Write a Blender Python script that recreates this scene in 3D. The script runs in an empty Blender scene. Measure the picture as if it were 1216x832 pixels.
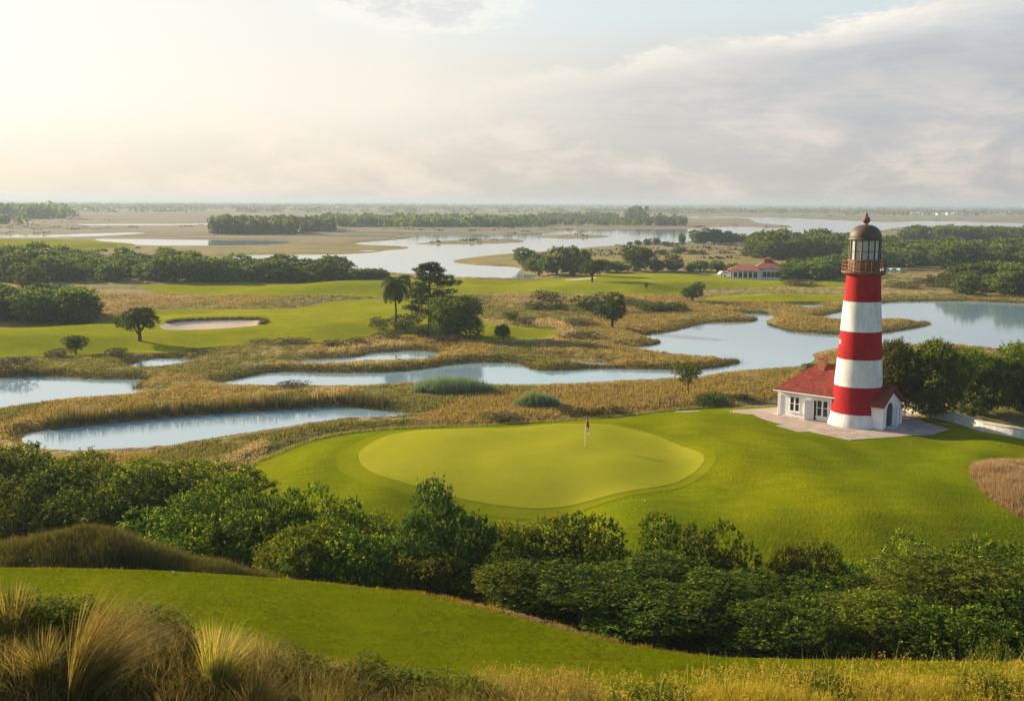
import bpy, math, random
import numpy as np
SC = bpy.context.scene
COL = SC.collection
rad = math.radians

# ------------------------------------------------------------------ camera
F, H = 1300.0, 25.0                       # focal length in photo pixels, camera height in metres
PITCH, ROLL = rad(7.75), rad(.38)
fw = np.array([0, math.cos(PITCH), -math.sin(PITCH)])
r0 = np.array([1, 0, 0.]); u0 = np.cross(r0, fw)
rt = r0*math.cos(ROLL)+u0*math.sin(ROLL); up = -r0*math.sin(ROLL)+u0*math.cos(ROLL)
from mathutils import Matrix, Vector
cd = bpy.data.cameras.new('camera'); cam = bpy.data.objects.new('camera', cd); COL.objects.link(cam)
cam.matrix_world = Matrix(((rt[0], up[0], -fw[0], 0), (rt[1], up[1], -fw[1], 0), (rt[2], up[2], -fw[2], H), (0, 0, 0, 1)))
cd.sensor_width = 36; cd.lens = F/1216*36; cd.clip_start = .5; cd.clip_end = 60000
SC.camera = cam
# ------------------------------------------------------------------ light and exposure
SUN_AZ, SUN_EL = rad(-56), rad(19)
SKY_STRENGTH, SUN_STRENGTH, EXPOSURE = .078, 5.0, 1.1
SC.view_settings.view_transform = 'Standard'; SC.view_settings.look = 'None'
SC.view_settings.exposure = EXPOSURE; SC.view_settings.gamma = 1; SC.view_settings.use_curve_mapping = False
SC.cycles.use_denoising = True
SC.cycles.max_bounces = 8; SC.cycles.transparent_max_bounces = 8; SC.cycles.volume_bounces = 0
sl = bpy.data.lights.new('sun', 'SUN'); sl.energy = SUN_STRENGTH; sl.angle = rad(.5); sl.color = (1, .83, .56)
so = bpy.data.objects.new('sun', sl); COL.objects.link(so)
sd = Vector((math.sin(SUN_AZ)*math.cos(SUN_EL), math.cos(SUN_AZ)*math.cos(SUN_EL), math.sin(SUN_EL)))
so.rotation_euler = sd.to_track_quat('Z', 'Y').to_euler(); so.location = sd*300

# ------------------------------------------------------------------ node helpers
class NT:
    def __init__(s, nt): s.nt = nt; s.n = nt.nodes; s.l = nt.links
    def put(s, sock, v):
        if v is None: return
        if isinstance(v, bpy.types.NodeSocket): s.l.new(v, sock)
        else:
            if sock.type == 'RGBA' and len(v) == 3: v = (*v, 1)
            sock.default_value = v
    def nd(s, typ, ins=None, **pr):
        n = s.n.new(typ)
        for k, v in pr.items(): setattr(n, k, v)
        for k, v in (ins or {}).items(): s.put(n.inputs[k], v)
        return n
    def m(s, op, a, b=None, c=None, clamp=False):
        n = s.nd('ShaderNodeMath', operation=op, use_clamp=clamp)
        for i, v in enumerate((a, b, c)): s.put(n.inputs[i], v)
        return n.outputs[0]
    def smooth(s, x, a, b):
        n = s.nd('ShaderNodeMapRange', {0: x, 1: a, 2: b}, interpolation_type='SMOOTHSTEP'); return n.outputs[0]
    def mix(s, f, a, b, mode='MIX'):
        n = s.nd('ShaderNodeMix', data_type='RGBA', blend_type=mode)
        s.put(n.inputs[0], f); s.put(n.inputs[6], a); s.put(n.inputs[7], b); return n.outputs[2]
    def noise(s, vec, scale, detail=4, rough=.55, dist=0):
        n = s.nd('ShaderNodeTexNoise', {'Scale': scale, 'Detail': detail, 'Roughness': rough, 'Distortion': dist}); s.put(n.inputs['Vector'], vec); return n.outputs[0]
    def ramp(s, f, stops, interp='LINEAR'):
        n = s.nd('ShaderNodeValToRGB', {0: f}); cr = n.color_ramp; cr.interpolation = interp
        while len(cr.elements) < len(stops): cr.elements.new(.5)
        for e, (p, c) in zip(cr.elements, stops): e.position = p; e.color = (*c, 1)
        return n.outputs[0]
    def scalev(s, vec, sc):
        n = s.nd('ShaderNodeMapping', {'Scale': sc}); s.put(n.inputs[0], vec); return n.outputs[0]
    def attr(s, name): return s.nd('ShaderNodeAttribute', attribute_name=name).outputs['Fac']

def mat(name):
    m = bpy.data.materials.new(name); m.use_nodes = True; m.node_tree.nodes.clear()
    t = NT(m.node_tree); t.out = t.nd('ShaderNodeOutputMaterial')
    return m, t

# ------------------------------------------------------------------ sky
wd = bpy.data.worlds.new('World'); SC.world = wd; wd.use_nodes = True
t = NT(wd.node_tree); t.n.clear()
wout = t.nd('ShaderNodeOutputWorld')
sky = t.nd('ShaderNodeTexSky', sky_type='NISHITA', sun_disc=False, sun_elevation=SUN_EL, sun_rotation=SUN_AZ, dust_density=2.0, air_density=1.0)
gen = t.nd('ShaderNodeTexCoord').outputs['Generated']
sx = t.nd('ShaderNodeSeparateXYZ', {0: gen})
az = t.m('MULTIPLY', t.m('ARCTAN2', sx.outputs[0], sx.outputs[1]), 57.2958)      # degrees right of straight ahead
el = t.m('MULTIPLY', t.m('ARCSINE', sx.outputs[2]), 57.2958)
cv = t.nd('ShaderNodeCombineXYZ', {0: az, 1: t.m('MULTIPLY', el, 2.6), 2: .3}).outputs[0]
streaks = t.noise(t.nd('ShaderNodeCombineXYZ', {0: t.m('ADD', az, t.m('MULTIPLY', el, -2.2)), 1: t.m('MULTIPLY', el, 11.), 2: 4.}).outputs[0], .06, 5, .6, .5); big = t.noise(cv, .055, 5, .55); med = t.noise(cv, .16, 6, .6, .3); puff = t.noise(cv, .42, 8, .62, .4)
# thin bright veil, brightest towards the sun on the left, greyer to the right and at the horizon
veil = t.ramp(t.smooth(az, -48, 30), [(0, (6.7, 6.4, 5.75)), (.28, (6.0, 5.7, 5.15)), (.55, (5.7, 5.3, 4.6)), (.8, (4.3, 4.1, 3.75)), (1, (3.5, 3.45, 3.4))])
low = t.ramp(t.smooth(az, -48, 30), [(0, (5.9, 5.2, 4.25)), (.3, (5.2, 4.65, 3.85)), (.6, (4.1, 3.8, 3.4)), (1, (3.1, 3.05, 3.0))])
skyc = t.mix(t.smooth(el, 5.2, .3), veil, low)
warm = t.m('MULTIPLY', t.smooth(med, .42, .66), t.m('MULTIPLY', t.smooth(el, 7.5, 3.0), .5))
skyc = t.mix(warm, skyc, (6.7, 5.55, 4.6))
# pale blue gap high up in the middle
gap = t.m('MULTIPLY', t.smooth(el, 6.0, 9.6), t.m('MULTIPLY', t.smooth(az, -22, 3), .5))
skyc = t.mix(gap, skyc, (4.7, 5.7, 6.0))
# the grey bank on the right: its upper edge climbs to the right and billows
edge = t.m('ADD', t.m('ADD', 6.35, t.m('MULTIPLY', az, .17)), t.m('ADD', t.m('MULTIPLY', t.m('SUBTRACT', puff, .5), 2.0), t.m('MULTIPLY', t.m('SUBTRACT', med, .5), 2.4)))
below = t.m('SUBTRACT', edge, el)
right = t.smooth(az, -9, 15)
bank = t.m('MULTIPLY', t.smooth(below, -.15, .55), right)
bank_in = t.m('MULTIPLY', t.m('MULTIPLY', t.smooth(below, .1, 2.2), t.smooth(el, .6, 4.2)), t.m('ADD', .35, t.m('MULTIPLY', t.smooth(streaks, .36, .6), .65)))
rim = t.mix(t.smooth(puff, .35, .7), (5.5, 5.0, 4.35), (7.2, 6.5, 5.6))
skyc = t.mix(t.m('MULTIPLY', t.m('MULTIPLY', bank, t.smooth(below, 2.6, .3)), .8), skyc, rim)
skyc = t.mix(t.m('MULTIPLY', t.m('MULTIPLY', bank_in, right), .72), skyc, t.mix(t.smooth(med, .35, .65), (2.75, 2.85, 3.2), (3.8, 3.7, 3.75)))
# a small grey cloud high up left of the middle
dx = t.m('DIVIDE', t.m('ADD', az, 5.0), 4.4); dy = t.m('DIVIDE', t.m('SUBTRACT', el, 10.0), 1.3)
blob = t.m('ADD', t.m('SUBTRACT', 1.0, t.m('ADD', t.m('MULTIPLY', dx, dx), t.m('MULTIPLY', dy, dy))), t.m('MULTIPLY', t.m('SUBTRACT', puff, .5), 5.5))
skyc = t.mix(t.m('MULTIPLY', t.smooth(blob, -1.5, .6), .6), skyc, (6.5, 6.05, 5.4))
skyc = t.mix(t.m('MULTIPLY', t.smooth(blob, -.1, 1.0), .8), skyc, (4.6, 4.5, 4.4))
# higher up the cloud breaks and the clear sky shows
cover = t.m('MULTIPLY', t.m('MULTIPLY', t.smooth(el, 30, 11), t.smooth(el, -2, 0)), t.smooth(t.m('ABSOLUTE', az), 110, 55))
fin = t.mix(t.m('MULTIPLY', cover, .92), t.mix(1.0, sky.outputs[0], (1.0, 1.12, 1.25), 'MULTIPLY'), skyc)
bg = t.nd('ShaderNodeBackground', {'Color': fin, 'Strength': SKY_STRENGTH})
t.l.new(bg.outputs[0], wout.inputs[0])

# ------------------------------------------------------------------ geometry helpers
def mesh_np(name, V, faces, mats=(), attrs=None, smooth=False, mi=None):
    """faces: list of int arrays (n,k)."""
    me = bpy.data.meshes.new(name); V = np.asarray(V, np.float32)
    me.vertices.add(len(V)); me.vertices.foreach_set('co', V.ravel())
    faces = [np.asarray(f, np.int32) for f in faces if len(f)]
    loops = np.concatenate([f.ravel() for f in faces]); tot = np.concatenate([np.full(len(f), f.shape[1], np.int32) for f in faces])
    me.loops.add(len(loops)); me.loops.foreach_set('vertex_index', loops)
    me.polygons.add(len(tot)); me.polygons.foreach_set('loop_start', np.concatenate([[0], np.cumsum(tot)[:-1]]).astype(np.int32))
    if smooth: me.polygons.foreach_set('use_smooth', np.ones(len(tot), bool))
    if mi is not None: me.polygons.foreach_set('material_index', np.asarray(mi, np.int32))
    for m in (mats if isinstance(mats, (list, tuple)) else [mats]): me.materials.append(m)
    for k, a in (attrs or {}).items():
        me.attributes.new(k, 'FLOAT', 'POINT').data.foreach_set('value', np.asarray(a, np.float32))
    me.update(calc_edges=True); me.validate()
    return me

def obj(name, me, parent=None, loc=(0, 0, 0), rotz=0, scale=(1, 1, 1)):
    o = bpy.data.objects.new(name, me); COL.objects.link(o)
    o.location = loc; o.rotation_euler = (0, 0, rotz); o.scale = scale
    if parent: o.parent = parent
    return o
def tag(o, label=None, cat=None, group=None, kind=None):
    if label: o['label'] = label
    if cat: o['category'] = cat
    if group: o['group'] = group
    if kind: o['kind'] = kind
    return o

class MB:
    """collects solid shapes for ONE mesh"""
    def __init__(s): s.v = []; s.f = []; s.mi = []
    def add(s, vs, fs, k=0):
        b = len(s.v); s.v += [tuple(map(float, p)) for p in vs]; s.f += [[i+b for i in f] for f in fs]; s.mi += [k]*len(fs)
    def box(s, x0, x1, y0, y1, z0, z1, k=0):
        s.add([(x, y, z) for z in (z0, z1) for x, y in ((x0, y0), (x1, y0), (x1, y1), (x0, y1))],
              [(3, 2, 1, 0), (4, 5, 6, 7), (0, 1, 5, 4), (1, 2, 6, 5), (2, 3, 7, 6), (3, 0, 4, 7)], k)
    def tube(s, pts, rs, n=8, k=0, cap=True):
        pts = [np.array(p, float) for p in pts]
        if not hasattr(rs, '__len__'): rs = [rs]*len(pts)
        vs = []; fs = []; a = None
        for i, p in enumerate(pts):
            d = pts[min(i+1, len(pts)-1)]-pts[max(i-1, 0)]; d /= np.linalg.norm(d)+1e-9
            if a is None: a = np.cross(d, (0, 0, 1.) if abs(d[2]) < .9 else (1., 0, 0))
            a = a-d*(a@d); a /= np.linalg.norm(a)+1e-9; b = np.cross(d, a)
            for j in range(n):
                th = 2*math.pi*j/n; vs.append(p+rs[i]*(a*math.cos(th)+b*math.sin(th)))
        for i in range(len(pts)-1):
            for j in range(n):
                q = (j+1) % n; fs.append((i*n+j, i*n+q, i*n+n+q, i*n+n+j))
        if cap: fs.append(tuple(range(n-1, -1, -1))); e = (len(pts)-1)*n; fs.append(tuple(range(e, e+n)))
        s.add(vs, fs, k)
    def lathe(s, prof, n=48, c=(0, 0), k=0, a0=0, a1=2*math.pi):
        full = abs(a1-a0-2*math.pi) < 1e-6; m = n if full else n+1; vs = []; fs = []
        for r, z in prof:
            for j in range(m):
                th = a0+(a1-a0)*j/n; vs.append((c[0]+r*math.cos(th), c[1]+r*math.sin(th), z))
        for i in range(len(prof)-1):
            for j in range(n):
                q = (j+1) % m; fs.append((i*m+j, i*m+q, i*m+m+q, i*m+m+j))
        s.add(vs, fs, k)
    def prism(s, poly, z0, z1, k=0):
        n = len(poly)
        s.add([(*p[:2], z0) for p in poly]+[(*p[:2], z1) for p in poly],
              [tuple(range(n-1, -1, -1)), tuple(range(n, 2*n))]+[(i, (i+1) % n, (i+1) % n+n, i+n) for i in range(n)], k)
    def build(s, name, mats, parent=None, smooth=False, **kw):
        me = bpy.data.meshes.new(name); me.from_pydata(s.v, [], s.f)
        for m in (mats if isinstance(mats, (list, tuple)) else [mats]): me.materials.append(m)
        me.polygons.foreach_set('material_index', s.mi)
        me.polygons.foreach_set('use_smooth', [bool(smooth)]*len(s.f)); me.update(); me.validate()
        if smooth and smooth is not True: me.set_sharp_from_angle(angle=rad(smooth))
        return obj(name, me, parent, **kw)

def S(x):
    x = np.clip(x, 0, 1); return x*x*(3-2*x)
def hash2(i, j, seed=0):
    n = (i*374761393+j*668265263+seed*2147483647) & 0xffffffff
    n = ((n ^ (n >> 13))*1274126177) & 0xffffffff
    return ((n ^ (n >> 16)) & 0xffff)/65535.0
def vnoise(x, y, seed=0):
    xi = np.floor(x).astype(np.int64); yi = np.floor(y).astype(np.int64); fx = S(x-xi); fy = S(y-yi)
    a = hash2(xi, yi, seed); b = hash2(xi+1, yi, seed); c = hash2(xi, yi+1, seed); d = hash2(xi+1, yi+1, seed)
    return (a*(1-fx)+b*fx)*(1-fy)+(c*(1-fx)+d*fx)*fy-.5
def fbm(x, y, o=4, seed=0):
    r = 0; a = 1.
    for k in range(o): r = r+a*vnoise(x*2**k, y*2**k, seed+k); a *= .5
    return r

def ray(px, py): return fw+rt*(np.asarray(px, float)-608)[..., None]/F+up*(416-np.asarray(py, float))[..., None]/F
def un(px, py, z=0):
    """photo pixel(s) -> point(s) on the level z"""
    d = ray(px, py); tt = (z-H)/np.minimum(d[..., 2], -.0011)
    return np.array([0, 0, H])+d*tt[..., None]
def proj(P):
    q = np.asarray(P, float)-[0, 0, H]; w = q@fw
    return 608+F*(q@rt)/w, 416-F*(q@up)/w
def zat(x, y, py):
    """height at (x,y) that shows at photo row py"""
    lo, hi = -20., 60.
    for _ in range(50):
        m = (lo+hi)/2
        if proj((x, y, m))[1] > py: lo = m
        else: hi = m
    return lo

# ------------------------------------------------------------------ shapes of the land, as outlines on the ground
def chaikin(p, n=2):
    p = np.asarray(p, float)
    for _ in range(n):
        q = np.roll(p, -1, 0); p = np.stack([p*.78+q*.22, p*.22+q*.78], 1).reshape(-1, 2)
    return p
def poly(px, z=0, n=2):
    p = chaikin(px, n) if n else np.asarray(px, float)
    return un(p[:, 0], p[:, 1], z)[:, :2]
def sdf(P, X, Y, M=60.):
    """signed distance, negative inside, clipped at M"""
    X = np.asarray(X, float); Y = np.asarray(Y, float); out = np.full(X.shape, M)
    sel = (X > P[:, 0].min()-M) & (X < P[:, 0].max()+M) & (Y > P[:, 1].min()-M) & (Y < P[:, 1].max()+M)
    if not sel.any(): return out
    x = X[sel]; y = Y[sel]; d = np.full(x.shape, 1e18); ins = np.zeros(x.shape, bool)
    for (ax, ay), (bx, by) in zip(P, np.roll(P, -1, 0)):
        ex, ey = bx-ax, by-ay; L = ex*ex+ey*ey+1e-12
        wx = x-ax; wy = y-ay; k = np.clip((wx*ex+wy*ey)/L, 0, 1)
        d = np.minimum(d, (wx-k*ex)**2+(wy-k*ey)**2)
        if ay != by:
            ins ^= ((ay > y) != (by > y)) & (x < ax+(y-ay)*ex/(by-ay))
    out[sel] = np.minimum(np.sqrt(d), M)*np.where(ins, -1, 1)
    return out

WATER = [  # near ponds
 [(27,517),(40,512),(75,509),(150,501),(225,494),(304,489),(379,484.5),(404,483.5),(434,486),(475,490),(508,493.5),(470,496.5),(434,497.5),(404,498),(354,506),(304,514),(237,524),(190,534),(125,536),(107,538),(60,536),(25,525)],
 [(-70,452),(0,449.5),(32,447.5),(75,448),(110,451),(150,450.5),(174,452.5),(160,459),(153,461.5),(175,464),(197,465.5),(150,470),(100,473),(55,477.5),(0,487),(-90,496)],
 [(152,436),(168,428),(190,425),(240,427.5),(214,433),(185,437)],
 [(252,456),(287,449),(324,441),(379,443.5),(454,443),(499,439),(519,435.5),(554,431),(608,431),(623,434),(630,439),(658,441),(683,439.5),(720,438),(795,439.5),(833,439),(858,436),(875,432.5),(882,430),(870,427),(845,424),(820,422.5),(795,421),(783,417.5),(758,415.5),(742,413),(768,411),(786,407.5),(782,404.5),(768,400),(768,396.5),(798,394),(833,384),(860,382.8),(895,382.5),(901,379),(890,375),(876,373),(895,372),(912,373),(921,376.5),(908,381),(912,386),(930,391.5),(932,393),(968,396.5),(1004,398),(1047,396.5),(1091,389),(1109,385),(1091,380.5),(1047,378.5),(997,380.5),(966,378),(975,375.5),(999,370),(1020,363),(1045,360),(1069,358),(1112,357.5),(1170,358),(1216,360.5),(1330,366),(1380,420),(1216,415.5),(1184,415.5),(1141,409.5),(1100,409),(1047,410),(997,412),(979,416),(963,420),(968,426),(962,431),(946,435),(912,438),(863,441.5),(838,446),(800,451),(708,454.5),(658,457.5),(608,458.5),(489,455),(429,459),(404,459.5),(304,459.5)],
 [(350,432),(362,427),(427,424.5),(434,420),(479,417),(508,417),(524,422),(504,428),(454,429),(429,430),(391,432.3)],
 [(649,425.5),(683,427.5),(700,430.3),(724,430.5),(727,434.5),(703,434.5),(690,431.5)],
 [(934,364.5),(945,361.5),(970,361.5),(981,363.3),(960,365.8)],
 # far waters
 [(-120,277.5),(0,278),(80,278.5),(110,277),(172,275.5),(172,277.6),(90,281.4),(0,282.4),(-120,283)],
 [(69,266.2),(130,265.6),(215,265.6),(300,264.6),(300,266),(215,267.4),(110,268)],
 [(108,283.3),(145,283.6),(304,285.5),(341,286.6),(346,289),(304,291.6),(200,292.4),(150,290),(120,286.5)],
 [(270,305.3),(287,303),(304,302.4),(404,302),(444,300.3),(459,297),(487,295.5),(484,292.5),(466,292),(411,289.5),(454,286),(489,283),(494,279.5),(506,278),(519,279.3),(560,278),(608,278.6),(670,274),(733,272),(795,272),(833,271.6),(840,269.8),(883,268.8),(912,271),(940,270.5),(942,268.4),(896,265),(893,260),(862,258),(900,257.2),(965,260),(1062,264.5),(1098,261.6),(1216,265.5),(1400,268),(1400,271),(1216,269.5),(1120,267.5),(1062,270),(1040,276),(960,279),(903,283.4),(896,285),(870,287),(820,287.6),(780,289),(753,291),(708,292.5),(690,295),(638,299.5),(608,300.5),(554,306),(534,310.5),(554,314.5),(608,316.5),(620,319),(613,325),(640,327),(634,330),(608,331.6),(531,329),(454,322),(416,322),(330,314)],
 [(745,258.2),(803,256.8),(880,257.2),(880,259),(803,259.2)],
 [(421,297.6),(444,297),(452,298),(430,298.8)],
]
ISLANDS = [[(637,280.5),(658,278.2),(708,278.3),(729,281),(708,283),(670,283.8),(638,282)],
 [(486,290.6),(501,288.6),(529,285.5),(608,283),(624,286),(618,288.5),(554,289.8)]]
WATER = [poly(w, 0) for w in WATER]; ISLANDS = [poly(w, 0) for w in ISLANDS]
far_field = poly([(-140,287),(0,286),(60,285.5),(110,286),(150,288),(165,291),(130,296),(45,299),(-140,298)], .5)
mid_strip = poly([(160,338),(200,336),(304,335.5),(459,332.5),(486,330),(534,330.5),(608,332.3),(658,330.5),(690,325.5),(748,323),(813,323.2),(845,325.5),(912,332.5),(1000,334),(1040,335),(1040,340),(912,340),(838,341),(812,349),(760,349.5),(708,347.5),(608,346),(564,348),(529,350.5),(444,352.5),(424,351),(304,349.5),(250,350),(190,347.5)], .8)
back_strip = poly([(835,352),(912,348),(1000,350),(1030,352),(1030,357),(960,357.5),(880,358),(838,356.5)], .6)
left_fairway = poly([(-140,392),(0,386),(125,380),(140,372.5),(162,369),(187,365),(304,365.5),(359,364),(391,355),(454,352.5),(500,352),(544,355),(571,379),(608,384),(655,386),(667,391),(658,396),(633,401),(608,402.5),(575,403),(544,401),(500,397),(444,396),(411,403.5),(366,404),(304,405),(240,410),(200,417),(150,415),(105,419),(0,421),(-140,424)], .9)
lawn_rise = poly([(285,552),(300,545),(330,533),(365,519),(404,510),(454,505),(520,502),(608,499),(683,494),(733,490),(778,485),(858,479),(923,475),(1000,470),(1216,470),(1420,475),(1560,700),(200,700),(150,640),(230,585)], 1)
lawn_edge = poly([(285,552),(300,545),(330,533),(365,519),(404,510.5),(454,505),(520,502.5),(608,499.5),(683,494.5),(733,490.5),(778,486),(800,482.5),(858,480),(923,477),(1000,482),(1075,490),(1148,506),(1216,521),(1420,566),(1560,700),(200,700),(150,640),(230,585)], 1)
green_edge = poly([(680,494),(730,499),(762,507),(788,518),(815,531),(834,541),(838,549),(828,561),(800,572),(760,580),(700,586),(640,587),(590,583),(545,577),(500,571),(455,561),(428,547),(424,530),(456,511),(520,500),(600,495)], 2.6, 3)
brown_patch = poly([(1149,575),(1156,563),(1180,552),(1216,546),(1320,538),(1420,600),(1320,650),(1216,622),(1190,611),(1163,593)], 2)
bunker_a = poly([(187,391),(205,385.5),(230,383.5),(262,382.5),(304,382.3),(317,384.5),(310,390),(270,394),(230,396),(195,396)], .9)
bunker_b = poly([(666,335),(690,331.5),(712,331),(704,335),(682,337)], .9)
hill_edge = poly([(-300,672),(0,675),(99,676),(197,679),(296,685),(400,694),(499,707),(564,722),(630,739),(696,757),(745,768),(800,776),(860,782),(1000,785),(1250,788),(1500,790)], 13, 0)
hill = np.concatenate([hill_edge, [(40, 8), (40, -30), (-40, -30), (-40, 8)]])
flat = poly([(855,484),(925,474),(1040,474),(1110,482),(1160,512),(1010,532),(890,514)], 2, 1)

mp = [(-400,648),(-150,646),(-40,645),(0,643),(50,634),(95,626),(130,630),(165,646),(225,662),(285,682),(330,696),(400,730)]
mx_ = [ray(a, 600.)[0]/ray(a, 600.)[1]*40.5 for a, _ in mp]
MOUND = (np.array(mx_), np.array([zat(x_, 40.5, b)-.38 for x_, (_, b) in zip(mx_, mp)]))
def h(x, y):
    """bare ground height"""
    x = np.asarray(x, float); y = np.asarray(y, float)
    z = .42+.25*fbm(x/60, y/60, 2, 7)
    for P, a in ((left_fairway, 1.0), (mid_strip, .9), (far_field, .5), (back_strip, .3)):
        dd = sdf(P, x, y, 40.); k = S(-dd/16)
        z = z+k*(a+2.6*fbm(x/40, y/60, 3, 3)*(1-.9*S((26-sdf(bunker_a, x, y, 40.))/22)))
    for P, a, w in ((bunker_a, .55, 5.), (bunker_b, .4, 6.)): z = z-a*S((1-sdf(P, x, y, 20.))/w)
    dl = sdf(lawn_rise, x, y, 40.); k = S((-dl+1.5)/13)
    lw = 2.0+(1.9*fbm(x/19, y/26, 3, 11)+.5*fbm(x/7, y/16, 2, 13))*(1-.62*S((4-sdf(green_edge, x, y, 30.))/8))+.95*S((3.0-sdf(green_edge, x, y, 30.))/11)
    fl = S((3-sdf(flat, x, y, 20.))/8); lw = lw*(1-fl)+2.0*fl
    z = z*(1-k)+lw*k
    # the camera's own hill: terrace with the near fairway, falling to the gully
    dh = sdf(hill, x, y, 60.)
    top = 13+.75*fbm(x/8, y/6, 2, 5)*S(-dh/4)
    cr = 18.02+.95*S((-x-.5)/5)+.15*S((x-1.9)/1.3)+.25*fbm(x/2.2, y/3, 2, 9)
    b = np.where(y > 14, S((22.5-y)/8.5), 1.0)
    top = top*(1-b)+cr*b
    top = top-2.6*S((13.4-y)/2.2)
    kk = np.clip(1-(dh-.5*np.exp(-((x-.5)/3.2)**2))/16, 0, 1)**1.25; kk = np.where(dh < 0, 1., kk)
    zz = z+(top-z)*kk
    # grassy mound beyond the terrace, left
    if MOUND is not None:
        mz = np.interp(x, *MOUND)-((y-40.5)/2.7)**2*1.5+.35*fbm(x/1.8, y/1.8, 3, 17)
        zz = np.where((dh > 0) & (y > 30) & (y < 60), np.maximum(zz, mz), zz)
    return zz
def h1(x, y): return float(h(np.array([x]), np.array([y]))[0])
def ground(px, py):
    """photo pixel -> visible point of the bare ground"""
    d = ray(px, py); ts = np.concatenate([np.linspace(12, 140, 500), np.linspace(140, 900, 700), np.geomspace(900, 20000, 300)])
    P = np.array([0, 0, H])+d*ts[:, None]; g = P[:, 2]-h(P[:, 0], P[:, 1]); i = int(np.argmax(g < 0))
    if i == 0: return un(px, py, .4)
    k = g[i-1]/(g[i-1]-g[i]); return P[i-1]+(P[i]-P[i-1])*k
def at_depth(px, d):
    """ground point straight below photo column px at forward distance d"""
    r = ray(px, 700.); x = r[0]/r[1]*d; return np.array([x, d, h1(x, d)])

# fan of ground points, finer where it is seen
AP = np.array([0., -8.])
th = np.concatenate([np.linspace(-58, -28.2, 60), np.linspace(-28, 28, 1250), np.linspace(28.2, 58, 60)])*math.pi/180
rr = [3.]
while rr[-1] < 15500:
    d_ = max(rr[-1]-8, 1); rr.append(rr[-1]+min(max(.26, d_*d_/(F*25)*.85), 900))
rr = np.array(rr)
TX = AP[0]+np.sin(th)[None, :]*rr[:, None]; TY = AP[1]+np.cos(th)[None, :]*rr[:, None]
nr, nc = TX.shape
DY = np.broadcast_to(np.gradient(rr)[:, None], TX.shape)
TH = h(TX, TY)
W = np.full(TX.shape, 60.)
for p in WATER: W = np.minimum(W, sdf(p, TX, TY))
for p in ISLANDS: W = np.maximum(W, -sdf(p, TX, TY))
def water_d(x, y):
    d = np.full(np.shape(x), 60.)
    for p in WATER: d = np.minimum(d, sdf(p, x, y))
    for p in ISLANDS: d = np.maximum(d, -sdf(p, x, y))
    return d

# ------------------------------------------------------------------ materials
def principled(t, **kw):
    n = t.nd('ShaderNodeBsdfPrincipled')
    for k, v in kw.items(): t.put(n.inputs[k.replace('_', ' ')], v)
    return n
def pos(t): return t.nd('ShaderNodeNewGeometry').outputs['Position']
def bump(t, hgt, strength=.3, dist=.05):
    return t.nd('ShaderNodeBump', {'Height': hgt, 'Strength': strength, 'Distance': dist}).outputs[0]

def turf(name, dark, mid, light, fine=9., big=.06, bump_s=.5, bump_d=.06):
    m, t = mat(name); p = pos(t)
    a = t.noise(t.scalev(p, (1, .55, 1)), big, 5, .6); b = t.noise(p, fine, 3, .7); c = t.noise(p, big*9, 3, .6)
    st = t.noise(t.scalev(p, (.22, 1.5, 1)), 1., 4, .6)
    f = t.m('ADD', t.m('ADD', t.m('MULTIPLY', a, .42), t.m('MULTIPLY', st, .22)), t.m('ADD', t.m('MULTIPLY', b, .18), t.m('MULTIPLY', c, .18)))
    col = t.ramp(f, [(.33, dark), (.5, mid), (.67, light)])
    bs = principled(t, Base_Color=col, Roughness=1., Specular_IOR_Level=0., Normal=bump(t, b, bump_s, bump_d))
    t.l.new(bs.outputs[0], t.out.inputs[0]); return m
M = {}
M['lawn'] = turf('lawn_turf', (.078, .108, .0006), (.135, .155, .0007), (.235, .215, .0015), 3.6, .07, 1., .09)
M['near'] = turf('near_fairway_turf', (.075, .10, .001), (.125, .145, .0015), (.19, .185, .003), 26., .16, 1., .035)
M['green'] = turf('green_turf', (.21, .215, .010), (.26, .25, .014), (.31, .285, .022), 14., .06, .15, .02)
M['fairway'] = turf('fairway_turf', (.105, .15, .005), (.215, .22, .008), (.36, .315, .022), 1.2, .028, .3, .05)
M['sand'] = turf('bunker_sand', (.40, .32, .23), (.50, .40, .29), (.56, .46, .34), 3., .15, .4, .05)

m, t = mat('marsh_ground'); p = pos(t); M['marsh'] = m
streak = t.noise(t.scalev(p, (.045, .16, 1)), 1., 6, .62, .4); fine = t.noise(p, 1.4, 4, .7); vbig = t.noise(t.scalev(p, (.004, .012, 1)), 1., 5, .6)
base = t.ramp(streak, [(.3, (.10, .10, .022)), (.45, (.19, .165, .04)), (.58, (.30, .215, .06)), (.72, (.37, .265, .095))])
base = t.mix(t.attr('dry'), base, t.ramp(streak, [(.3, (.17, .105, .06)), (.5, (.31, .20, .12)), (.7, (.40, .28, .18))]))
farc = t.ramp(t.m('ADD', t.m('MULTIPLY', vbig, .75), t.m('MULTIPLY', streak, .25)), [(.37, (.07, .085, .045)), (.43, (.14, .14, .075)), (.5, (.27, .21, .13)), (.56, (.22, .185, .105)), (.63, (.12, .125, .06))])
base = t.mix(t.attr('far'), base, farc)
base = t.mix(t.attr('soil'), base, t.ramp(fine, [(.3, (.022, .024, .009)), (.7, (.06, .05, .022))])); base = t.mix(t.attr('mulch'), base, t.ramp(fine, [(.3, (.09, .045, .018)), (.7, (.20, .11, .05))]))
base = t.mix(t.m('MULTIPLY', t.smooth(fine, .35, .7), .35), base, t.mix(.5, base, (.30, .22, .10)))
bs = principled(t, Base_Color=base, Roughness=.95, Specular_IOR_Level=.1, Normal=bump(t, t.m('ADD', fine, streak), .9, .5))
t.l.new(bs.outputs[0], t.out.inputs[0])

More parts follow.
